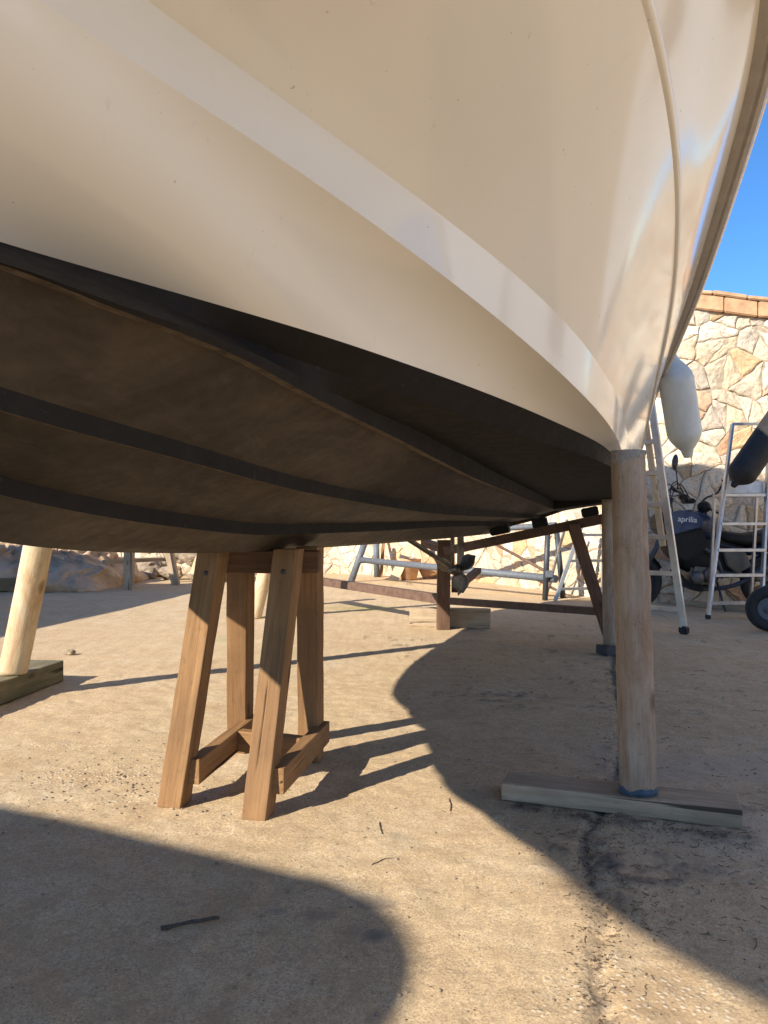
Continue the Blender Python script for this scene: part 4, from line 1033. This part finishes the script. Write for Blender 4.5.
# ------------------------------------------------------------------ STONE WALL
def build_wall():
    pts = [(9.0,9.15),(6.0,9.24),(4.4,9.26),(3.5,9.35),(2.8,10.1),(2.15,11.6),(1.3,13.2),(-0.6,14.9),(-4.0,15.6),(-11.0,16.4)]
    path = [Vector((p[0], p[1], 0)) for p in pts]; dense = smooth_path(path, 14)
    S = [0.0]
    for a, b in zip(dense[:-1], dense[1:]): S.append(S[-1]+(b-a).length)
    S = np.array(S); DX = np.array([p.x for p in dense]); DY = np.array([p.y for p in dense]); LT = S[-1]
    def at(s, h, out):
        x = np.interp(s, S, DX); y = np.interp(s, S, DY); e = 0.05
        tx = np.interp(s+e, S, DX)-np.interp(s-e, S, DX); ty = np.interp(s+e, S, DY)-np.interp(s-e, S, DY); L = math.hypot(tx, ty) or 1
        nx, ny = -ty/L, tx/L
        if ny > 0 or (abs(ny) < 0.3 and nx < 0): nx, ny = ty/L, -tx/L
        # face the yard
        if nx*(0-x)+ny*(3-y) < 0: nx, ny = -nx, -ny
        return Vector((x+nx*out, y+ny*out, h))
    s46 = float(np.interp(-4.6, -DX, S)); s36 = float(np.interp(-3.6, -DX, S))
    def top(s): return float(np.interp(s, [0, s46, s36, LT], [3.30, 3.42, 3.56, 3.66]))
    Wl = thing('stone_wall', at(s46, 0, 0), 'tall sunlit wall of irregular cream and ochre stones with a terracotta coping', 'wall')
    rng = random.Random(5); seeds = []
    cw, ch = 0.52, 0.40; nr = int(3.75/ch)+1
    for r in range(-1, nr+1):
        n = int(LT/cw)+2
        for c in range(-1, n):
            seeds.append((c*cw+(r % 2)*cw*0.5+rng.uniform(-.48,.48)*cw, r*ch+rng.uniform(-.48,.48)*ch, rng.uniform(0, 0.03)))
    grid = {}
    for i, s in enumerate(seeds): grid.setdefault((int(s[0]//0.6), int(s[1]//0.6)), []).append(i)
    def clip(poly, nx, ny, d):
        out = []
        for i in range(len(poly)):
            a, b = poly[i], poly[(i+1) % len(poly)]; da = nx*a[0]+ny*a[1]-d; db = nx*b[0]+ny*b[1]-d
            if da <= 0: out.append(a)
            if da*db < 0: t = da/(da-db); out.append((a[0]+(b[0]-a[0])*t, a[1]+(b[1]-a[1])*t))
        return out
    def area(P): return 0.5*abs(sum(P[k][0]*P[(k+1)%len(P)][1]-P[(k+1)%len(P)][0]*P[k][1] for k in range(len(P))))
    pal = [((0.57,0.48,0.355),7),((0.62,0.55,0.435),7),((0.55,0.435,0.295),3.5),((0.51,0.36,0.205),1.8),((0.50,0.33,0.215),1.4),((0.46,0.40,0.32),2.5),((0.46,0.27,0.165),0.7)]
    bm = bmesh.new(); cl = bm.loops.layers.float_color.new('stone_col'); polys = []
    for i, (sx, sy, w) in enumerate(seeds):
        poly = [(sx-.9,sy-.8),(sx+.9,sy-.8),(sx+.9,sy+.8),(sx-.9,sy+.8)]
        gx, gy = int(sx//0.6), int(sy//0.6)
        for ax_ in range(gx-2, gx+3):
            for ay in range(gy-2, gy+3):
                for j in grid.get((ax_, ay), ()):
                    if j == i: continue
                    tx, ty, tw = seeds[j]; k = 1.30
                    dx, dy = tx-sx, (ty-sy)*k
                    poly = clip(poly, dx, dy*k, (tx*tx-sx*sx+(ty*ty-sy*sy)*k*k+w-tw)/2)
                    if len(poly) < 3: break
        stack = [poly]
        while stack:                                        # break big cells into unequal stones
            P = stack.pop()
            if len(P) < 3: continue
            A = area(P)
            if A > 0.075 and (rng.random() < 0.85 or A > 0.16):
                cx_ = sum(p[0] for p in P)/len(P)+rng.uniform(-.06,.06); cy_ = sum(p[1] for p in P)/len(P)+rng.uniform(-.05,.05)
                wd = max(p[0] for p in P)-min(p[0] for p in P); hg = max(p[1] for p in P)-min(p[1] for p in P)
                an = rng.gauss(0, 0.45)+(0 if wd > hg*0.95 else math.pi/2)
                nx, ny = math.cos(an), math.sin(an); d = nx*cx_+ny*cy_
                stack.append(clip(P, nx, ny, d)); stack.append(clip(P, -nx, -ny, -d))
            else: polys.append(P)
    for i, poly in enumerate(polys):
        poly = clip(poly, -1, 0, 0); poly = clip(poly, 1, 0, LT) if len(poly) > 2 else poly
        if len(poly) > 2: poly = clip(poly, 0, -1, 0.02)
        if len(poly) > 2: poly = clip(poly, 0, 1, top(poly[0][0])-0.005)
        if len(poly) < 3: continue
        A = area(poly)
        if A < 0.004: continue
        cx_ = sum(p[0] for p in poly)/len(poly); cy_ = sum(p[1] for p in poly)/len(poly)
        ring = []
        for k in range(len(poly)):
            a, b = poly[k], poly[(k+1) % len(poly)]; L = math.hypot(b[0]-a[0], b[1]-a[1]); n = max(1, int(L/0.045))
            for q in range(n):
                t = q/n; x = a[0]+(b[0]-a[0])*t; y = a[1]+(b[1]-a[1])*t
                ring.append((x+0.022*mnoise.noise(Vector((x*10, y*10, 1.3)))+0.008*mnoise.noise(Vector((x*31, y*31, 2.3))), y+0.022*mnoise.noise(Vector((x*10, y*10, 8.7)))+0.008*mnoise.noise(Vector((x*31, y*31, 6.3)))))
        if len(ring) < 3: continue
        gap = rng.uniform(0.001, 0.009); rr = math.sqrt(A/3.14)
        tiltx, tilty = rng.uniform(-.07,.07), rng.uniform(-.07,.07); d0 = rng.uniform(0.006,0.026)
        tot = sum(p[1] for p in pal); x = rng.random()*tot
        for col, wgt in pal:
            x -= wgt
            if x <= 0: break
        v_ = rng.uniform(0.90, 1.10); colr = tuple(min(0.85, c*v_) for c in col)
        rings = []
        for inset, dep in ((gap,-0.02),(gap+0.004,d0*0.45),(gap+0.016,d0*0.85),(rr*0.30,d0+0.003),(rr*0.55,d0+0.003),(rr*0.8,d0+0.003)):
            row = []
            for (x, y) in ring:
                dx, dy = cx_-x, cy_-y; L = math.hypot(dx, dy) or 1; f = min(inset/L, 0.95)
                X_, Y_ = x+dx*f, y+dy*f
                o_ = dep+((X_-cx_)*tiltx+(Y_-cy_)*tilty+0.020*mnoise.noise(Vector((X_*6, Y_*6, i*0.37)))+0.012*mnoise.noise(Vector((X_*19, Y_*19, i*0.11))) if dep > 0 else 0)
                row.append(bm.verts.new(at(X_, Y_, o_)))
            rings.append(row)
        fs = []; n = len(ring)
        for a, b in zip(rings[:-1], rings[1:]):
            for k in range(n): fs.append(bm.faces.new((a[k], a[(k+1)%n], b[(k+1)%n], b[k])))
        fs.append(bm.faces.new(rings[-1]))
        for f in fs:
            for lp in f.loops: lp[cl] = (*colr, 1)
            f.smooth = False
    bmesh.ops.recalc_face_normals(bm, faces=bm.faces)
    obj('stonework', bm, M['stone'], Wl)
    # mortar core
    bm = bmesh.new(); ss = np.linspace(0, LT, 120)
    fr = [[bm.verts.new(at(s, 0.0, 0)), bm.verts.new(at(s, top(s), 0)), bm.verts.new(at(s, top(s), -0.42)), bm.verts.new(at(s, 0.0, -0.42))] for s in ss]
    for a, b in zip(fr[:-1], fr[1:]):
        for k in range(4): bm.faces.new((a[k], a[(k+1)%4], b[(k+1)%4], b[k]))
    bm.faces.new(fr[0]); bm.faces.new(fr[-1][::-1]); bmesh.ops.recalc_face_normals(bm, faces=bm.faces); obj('mortar_core', bm, M['mortar'], Wl)
    # coping: bricks with a thin tile on top
    for nm, h0, h1, o0, o1 in (('coping_brick', 0.004, 0.185, 0.062, -0.48), ('coping_tile', 0.189, 0.235, 0.085, -0.50)):
        bm = bmesh.new(); cl = bm.loops.layers.float_color.new('stone_col'); s = 0.13 if nm == 'coping_tile' else 0.0
        while s < LT-0.45:
            L = 0.412+rng.uniform(-.006,.006); g = 0.006; jz = rng.uniform(-.006,.006); jo = rng.uniform(-.006,.006)
            vs = []
            for (a, b) in ((s+g, 0), (s+L-g, 1)):
                for (o_, h_) in ((o0+jo,h0),(o0+jo,h1+jz),(o1,h1+jz),(o1,h0)): vs.append(bm.verts.new(at(a, top(a)+h_, o_)))
            fs = [bm.faces.new([vs[k] for k in q]) for q in ((0,1,2,3),(7,6,5,4),(0,4,5,1),(1,5,6,2),(2,6,7,3),(3,7,4,0))]
            bmesh.ops.bevel(bm, geom=list({e for f in fs for e in f.edges}), offset=0.010, segments=2, affect='EDGES')
            s += L
        bmesh.ops.recalc_face_normals(bm, faces=bm.faces); obj(nm, bm, M['terracotta'], Wl)
    return at
WALL_AT = build_wall()

def fill_building():  # added, unseen: pale wall bounces sun into the shade; openings only dress it
    T = thing('fill_house', (9.2, 0, 0), 'added pale rendered block outside the frame on the right, bouncing fill light into the yard', 'fill_house')
    x0, x1, y0, y1, hh = 9.2, 14.0, -10.0, 8.7, 4.6
    bm = bmesh.new(); bm_box(bm, ((x0+x1)/2, (y0+y1)/2, hh/2), (x1-x0, y1-y0, hh), None, 0.03); obj('wall', bm, M['render'], T)
    bm = bmesh.new(); bm_box(bm, ((x0+x1)/2, (y0+y1)/2, hh+0.07), (x1-x0+0.5, y1-y0+0.5, 0.14), None, 0.02); obj('roof', bm, M['terracotta'], T)
    for y in (-8.2, -5.4, -2.6, 3.0, 5.8):
        for z in (1.6,):
            bm = bmesh.new(); bm_box(bm, (x0-0.02, y, z), (0.06, 1.0, 1.2), None, 0.01); f = obj('window', bm, M['shutter'], T)
            bm = bmesh.new(); bm_box(bm, (x0-0.06, y, z-0.66), (0.16, 1.2, 0.07), None, 0.01); obj('sill', bm, M['deck'], f)
    bm = bmesh.new(); bm_box(bm, (x0-0.02, 0.2, 1.05), (0.06, 1.0, 2.1), None, 0.01); obj('door', bm, M['shutter'], T)
fill_building()
# ------------------------------------------------------------------ TARP HEAP, RUBBLE, PALE TRESTLE (left background)
def tarp():
    c0 = G(52,588); 
    bm = bmesh.new(); nx, ny = 220, 110; X0, X1 = -9.2, G(112,588).x; Y0, Y1 = c0.y-0.75, c0.y+1.9
    vs = []
    for j in range(ny+1):
        row = []
        for i in range(nx+1):
            u = i/nx; v = j/ny; x = X0+(X1-X0)*u; y = Y0+(Y1-Y0)*v
            e = min(1, 5.0*(1-u)**0.8)*min(1, 4*v)*min(1, 5*(1-v))*min(1, 6*u)
            q = Vector((x*1.5, y*1.5, 2)); fold = 1-abs(mnoise.noise(Vector((x*2.1+y*1.3, y*1.1, 5)))); fold2 = 1-abs(mnoise.noise(Vector((x*5.5-y*2.5, y*3.5, 9))))
            z = e**0.6*(0.48+0.22*mnoise.noise(q)+0.42*(fold-0.75)+0.34*(fold2-0.75)+0.07*mnoise.noise(Vector((x*9+y*4, y*8, 1))))
            y2 = y+0.22*mnoise.noise(Vector((x*2.3, z*3, 3)))*(1-v)+0.06*(fold2-0.7); x2 = x+0.18*mnoise.noise(Vector((y*2.0, z*5, 7)))
            row.append(bm.verts.new((x2, y2, max(z, 0.0)+0.004)))
        vs.append(row)
    for j in range(ny):
        for i in range(nx): bm.faces.new((vs[j][i], vs[j][i+1], vs[j+1][i+1], vs[j+1][i])).smooth = True
    o = obj('tarpaulin', bm, M['tarp'], origin=(c0.x, c0.y, 0)); tag(o, 'crumpled grey tarpaulin heap lying along the ground at the far left', 'tarpaulin')
tarp()
o = beam('timber_baulk', G(-40,594)+Vector((0,0,0.10)), G(54,589)+Vector((0,0,0.10)), 0.19, 0.18, M['mossy'], None, rough=0.008, bev=0.01)
tag(o, 'long dark timber baulk on the ground in front of the crumpled tarpaulin', 'timber')
def rock(p, r, sd):
    bm = bmesh.new(); bmesh.ops.create_icosphere(bm, subdivisions=3, radius=1)
    for v in bm.verts:
        n = v.co.normalized(); k = 1+0.35*mnoise.noise(n*1.3+Vector((sd,0,0)))+0.12*mnoise.noise(n*4+Vector((0,sd,0)))
        v.co = Vector((n.x*r*1.25*k, n.y*r*k, n.z*r*0.8*k))
    for f in bm.faces: f.smooth = False
    bmesh.ops.translate(bm, vec=p, verts=bm.verts); return bm
rr_ = random.Random(3)
rock_labels = ['pale rubble lumps heaped behind the pale trestle at the far left']
for k in range(16):
    px = rr_.uniform(112, 240); base = G(px, rr_.uniform(576, 583)); r = rr_.uniform(0.10, 0.24)
    stack = 0.0 if k < 10 else 0.28
    p = Vector((base.x, base.y+rr_.uniform(0,0.5), r*0.7+stack))
    o = obj('rubble_rock', rock(p, r, k*3.1), M['rock'], origin=(p.x, p.y, 0))
    tag(o, rock_labels[0], 'rock', 'rubble lumps behind the pale trestle')
# two sacks / crates at the right of the rubble
o = obj('paper_sack', rock(Vector((G(218,580).x, G(218,580).y, 0.22)), 0.42, 77), M['pale'], origin=(G(218,580).x, G(218,580).y, 0)); tag(o, 'slumped tan sack beside the rubble, right of the pale trestle', 'sack')
def pale_trestle():
    a = G(129,590); b = G(176,585)
    T = thing('wooden_trestle', a, 'small pale wooden trestle standing among the rubble at the far left', 'trestle')
    ta = W(129, 540, a.y+0.05); tb = W(166, 540, b.y+0.05)
    leg_beam('leg', a, ta, 0.13, 0.09, M['grey_wood'], T, (0,1,0)); leg_beam('leg', b, tb, 0.12, 0.09, M['grey_wood'], T, (0,1,0))
    a2 = a+Vector((-0.25,0.75,0)); b2 = b+Vector((-0.2,0.75,0)); leg_beam('leg', a2, ta+Vector((0,0.12,0)), 0.10, 0.08, M['grey_wood'], T, (0,1,0)); leg_beam('leg', b2, tb+Vector((0,0.12,0)), 0.10, 0.08, M['grey_wood'], T, (0,1,0))
    beam('rail', W(104, 562, a.y+0.12), W(168, 559, b.y+0.10), 0.10, 0.06, M['grey_wood'], T)
    beam('top_beam', ta+Vector((-0.3,0.06,0.05)), tb+Vector((0.2,0.06,0.05)), 0.12, 0.12, M['grey_wood'], T)
pale_trestle()
# leaning boards and broken pots in the sun by the far wall
def lean_board(px0, py0, px1, py1, w, mat, label, dz=0.35):
    a = G(px0, py0); b = W(px1, py1, a.y+dz); o = beam('leaning_board', a, b, 0.03, w, mat, None, up=(1,0,0), rough=0.001); tag(o, label, 'board'); return o
lean_board(393, 581, 416, 533, 0.16, M['pale'], 'wide pale board leaning against the far wall behind the steel trestle')
lean_board(344, 573, 345, 536, 0.09, M['horse'], 'thin reddish upright board against the far wall, leftmost of the leaning boards')
lean_board(381, 577, 384, 535, 0.06, M['horse'], 'thin brown batten against the far wall just right of the trestle legs')
def pot(px, py, r, h, tilt, label):
    p = G(px, py); bm = bmesh.new(); ax_ = Vector((math.sin(tilt), 0.1, math.cos(tilt)))
    bm_lathe(bm, [(0,0),(0,r*0.65),(h*0.8,r*0.95),(h*0.8,r*1.05),(h,r*1.08),(h,r*0.92),(h*0.8,r*0.85),(0.03,r*0.55),(0.03,0)], p+Vector((0,0,abs(math.sin(tilt))*r*0.65+0.002)), ax_, 28)
    bmesh.ops.recalc_face_normals(bm, faces=bm.faces); o = obj('clay_pot', bm, M['terracotta'], origin=p); tag(o, label, 'pot')
pot(409, 580, 0.20, 0.36, 0.0, 'upright orange clay pot by the far wall behind the steel trestle')
pot(421, 579, 0.17, 0.30, 1.1, 'orange clay pot tipped on its side by the far wall behind the steel trestle')

# ------------------------------------------------------------------ SMALL THINGS ON THE GROUND
def twig(pxs, r, label):
    pts = [G(x, y, 0.0) for x, y in pxs]; pts = smooth_path(pts, 5); pts = [Vector((p.x, p.y, gh(p.x, p.y)+r*0.8)) for p in pts]
    pts = [p+Vector((random.uniform(-1,1)*0.0015, random.uniform(-1,1)*0.0015, 0)) for p in pts]; n = len(pts)
    o = obj('twig', tube(pts, [r*(0.6+0.5*abs(mnoise.noise(Vector((i*0.7, r*99, 0)))))*(1-0.4*i/n) for i in range(n)], 8), M['twig'], origin=pts[0]); tag(o, label, 'twig')
twig([(160,931),(185,926),(219,919)], 0.0075, 'dark straight twig lying in the shadow at the bottom left')
twig([(449,799),(451,806),(450,811)], 0.0026, 'tiny upright looking twig on the sunlit ground just left of the shadow edge')
twig([(379,822),(381,829),(382,835)], 0.0026, 'tiny dark twig on sunlit ground below the sawhorse shadow')
twig([(372,866),(385,860),(397,858)], 0.002, 'hair thin twig lying near the tip of the lower shadow')
lt_bm = bmesh.new(); rl = random.Random(9)
def flake(p, s):
    p = (p[0], p[1], gh(p[0], p[1])+0.0012)
    a = rl.uniform(0, 6.28); c, sn = math.cos(a), math.sin(a); el = rl.uniform(0.25, 0.7)
    q = []
    for k in range(5):
        t = 2*math.pi*k/5; x = s*math.cos(t); y = s*el*math.sin(t)
        q.append(lt_bm.verts.new((p[0]+x*c-y*sn, p[1]+x*sn+y*c, p[2]+rl.uniform(0.0, 0.5)*s)))
    lt_bm.faces.new(q)
for (ax_, ay), (bx, by) in zip(CRACK[:-1], CRACK[1:]):
    L = math.hypot(bx-ax_, by-ay)
    for k in range(int(L*700)):
        t = rl.random(); flake((ax_+(bx-ax_)*t+rl.gauss(0, 0.025), ay+(by-ay)*t+rl.gauss(0, 0.025), 0.004), rl.uniform(0.0012, 0.0045))
for k in range(500):
    t = rl.random(); p = G(515+225*t, 806+32*t); flake((p.x+rl.gauss(0,0.02), p.y-abs(rl.gauss(0,0.035))+0.02, 0.006), rl.uniform(0.0015, 0.005))
for k in range(900):
    p = G(rl.uniform(0,768), rl.uniform(640,1020)); 
    if rl.random() < (0.35 if p.x < 0.4 else 1): flake((p.x, p.y, 0.006), rl.uniform(0.001, 0.0035))
def straw(p, L):
    z = gh(p[0], p[1])+0.0015; a = rl.uniform(0, 6.28); w = rl.uniform(0.0004, 0.0012); bend = rl.uniform(-1.6, 1.6); prev = None; x, y = p[0], p[1]
    for k in range(5):
        nx_, ny_ = -math.sin(a), math.cos(a); zz = gh(x, y)+0.002
        cur = [lt_bm.verts.new((x+nx_*w, y+ny_*w, zz)), lt_bm.verts.new((x, y, zz+w*1.4)), lt_bm.verts.new((x-nx_*w, y-ny_*w, zz))]
        if prev:
            lt_bm.faces.new((prev[0], prev[1], cur[1], cur[0])); lt_bm.faces.new((prev[1], prev[2], cur[2], cur[1]))
        prev = cur; x += math.cos(a)*L/4; y += math.sin(a)*L/4; a += bend/4
for k in range(1000):
    r_ = rl.random()
    if r_ < 0.30: q = G(rl.gauss(612, 26), rl.uniform(640, 1000))
    elif r_ < 0.50: q = G(rl.uniform(505, 760), rl.gauss(838, 10)+0.0*rl.random())
    elif r_ < 0.90: q = G(rl.uniform(590, 768), rl.uniform(650, 950))
    else: q = G(rl.uniform(250, 600), rl.uniform(640, 900))
    if q.y < 1.2 or q.y > 6: continue
    straw((q.x, q.y), rl.uniform(0.004, 0.020)*(1 if rl.random() < .94 else 3.2))
o = obj('leaf_litter', lt_bm, M['debris']); o['kind'] = 'stuff'; tag(o, 'dark crumbs of dry leaf scattered along the crack in the concrete', 'litter')
pb_bm = bmesh.new()
for k in range(420):
    if k < 240: px, py = rl.gauss(110, 60), rl.gauss(785, 18)
    else: px, py = rl.uniform(0, 768), rl.uniform(620, 1015)
    if py < 600: continue
    p = G(px, py); s = rl.uniform(0.0015, 0.006)
    r = bmesh.ops.create_icosphere(pb_bm, subdivisions=1, radius=s)
    bmesh.ops.transform(pb_bm, matrix=Matrix.Translation((p.x, p.y, gh(p.x, p.y)+s*0.35)) @ Matrix.Rotation(rl.uniform(0,6), 4, 'Z') @ Matrix.Diagonal((1.3,0.9,0.7,1)), verts=r['verts'])
o = obj('gravel_crumbs', pb_bm, M['rock']); o['kind'] = 'stuff'; tag(o, 'small loose stone crumbs scattered over the concrete', 'gravel')
pp = G(70,655); o = obj('pebble', rock(pp+Vector((0,0,0.02)), 0.028, 5), M['rock'], origin=pp); tag(o, 'lone grey pebble on the sunlit ground right of the mossy block', 'pebble')

# ------------------------------------------------------------------ NEIGHBOURING BOATS (outside the frame; they cast the two left-hand shadows)
def boat_loc(du, dv, dz): 
    return BW(3.0+du, dv, dz)
def place_by_shadow(rot, gx, gy, dz, label, bow=False):
    """put a neighbouring boat where its port stern quarter throws its shadow on ground point (gx, gy)"""
    k = 1/math.tan(SUN_EL); p = LN['ra'][0 if bow else -30]; h = p[2]+dz
    loc = BW(p[0], p[1]+(0 if bow else 0.05), p[2])-BW(3.0, 0, 0); loc = Matrix.Rotation(rot, 3, 'Z') @ loc
    tgt = Vector((gx+math.sin(SUN_AZ)*h*k, gy+math.cos(SUN_AZ)*h*k, h))
    return clone(BOAT, tgt-loc, rot, label)
q_ = G(405,935)-Vector((0.285,0.83,0)); NB = place_by_shadow(math.radians(-7), q_.x, q_.y, 0.35, 'neighbouring cream boat outside the frame behind the viewer')
q_ = G(199,590); NL = place_by_shadow(math.radians(7), q_.x, q_.y, 0.05, 'neighbouring cream boat outside the frame to the left')
def crib(x, y, h, label):
    bm = bmesh.new(); n = max(2, int(h/0.16)); hh = h/n
    for k in range(n):
        for s in (-0.3, 0.3):
            if k % 2: bm_box(bm, (x, y+s, hh*(k+0.5)), (0.95, 0.16, hh*0.985), None, 0.006)
            else: bm_box(bm, (x+s, y, hh*(k+0.5)), (0.16, 0.95, hh*0.985), None, 0.006)
    tag(obj('timber_crib', bm, M['mossy'], origin=(x, y, 0)), label, 'timber crib')
for root, u_, kz, lab in ((NB, 3.4, 0.35, 'stack of timber baulks under the neighbouring boat behind the viewer, near its stern'), (NB, 0.6, 0.35, 'stack of timber baulks under the neighbouring boat behind the viewer, amidships'),
                          (NL, 3.0, 0.05, 'stack of timber baulks under the left neighbouring boat, near its stern'), (NL, 0.0, 0.05, 'stack of timber baulks under the left neighbouring boat, amidships')):
    q = root.location+Matrix.Rotation(root.rotation_euler.z, 3, 'Z') @ Vector((SA*u_, CA*u_, 0)); crib(q.x, q.y, 0.835+kz, lab)

# ------------------------------------------------------------------ LIGHT, SKY, CAMERA
w = bpy.data.worlds.new('World'); sc.world = w; w.use_nodes = True; nt = w.node_tree; nt.nodes.clear()
sky = nt.nodes.new('ShaderNodeTexSky'); sky.sky_type = 'NISHITA'; sky.sun_disc = False; sky.sun_elevation = SUN_EL; sky.sun_rotation = SUN_AZ
sky.air_density = 1.0; sky.dust_density = 0.1; sky.ozone_density = 6.0; sky.altitude = 1500
bg = nt.nodes.new('ShaderNodeBackground'); bg.inputs[1].default_value = 0.115; ow = nt.nodes.new('ShaderNodeOutputWorld')
hs = nt.nodes.new('ShaderNodeHueSaturation'); hs.inputs['Saturation'].default_value = 1.12; nt.links.new(sky.outputs[0], hs.inputs['Color']); nt.links.new(hs.outputs[0], bg.inputs[0]); nt.links.new(bg.outputs[0], ow.inputs[0])
sl = bpy.data.lights.new('sun', 'SUN'); sl.energy = 4.6; sl.angle = math.radians(0.53); sl.color = (1.0, 0.915, 0.785)
so = link(bpy.data.objects.new('sun', sl)); to_sun = Vector((math.sin(SUN_AZ)*math.cos(SUN_EL), math.cos(SUN_AZ)*math.cos(SUN_EL), math.sin(SUN_EL)))
so.rotation_euler = to_sun.to_track_quat('Z', 'Y').to_euler(); so.location = (0,0,20)
cam = bpy.data.cameras.new('camera'); co = link(bpy.data.objects.new('camera', cam)); co.location = (0,0,H); co.rotation_euler = (math.pi/2, 0, 0)
cam.sensor_width = 36; cam.lens = F/1024*36; cam.shift_y = (HY-512)/1024; cam.clip_start = 0.02; cam.clip_end = 500
sc.camera = co
sc.view_settings.view_transform = 'Standard'; sc.view_settings.look = 'None'; sc.view_settings.exposure = 1.0; sc.view_settings.gamma = 1.0; sc.view_settings.use_curve_mapping = False
sc.cycles.max_bounces = 10; sc.cycles.diffuse_bounces = 6; sc.cycles.glossy_bounces = 5; sc.cycles.sample_clamp_indirect = 6
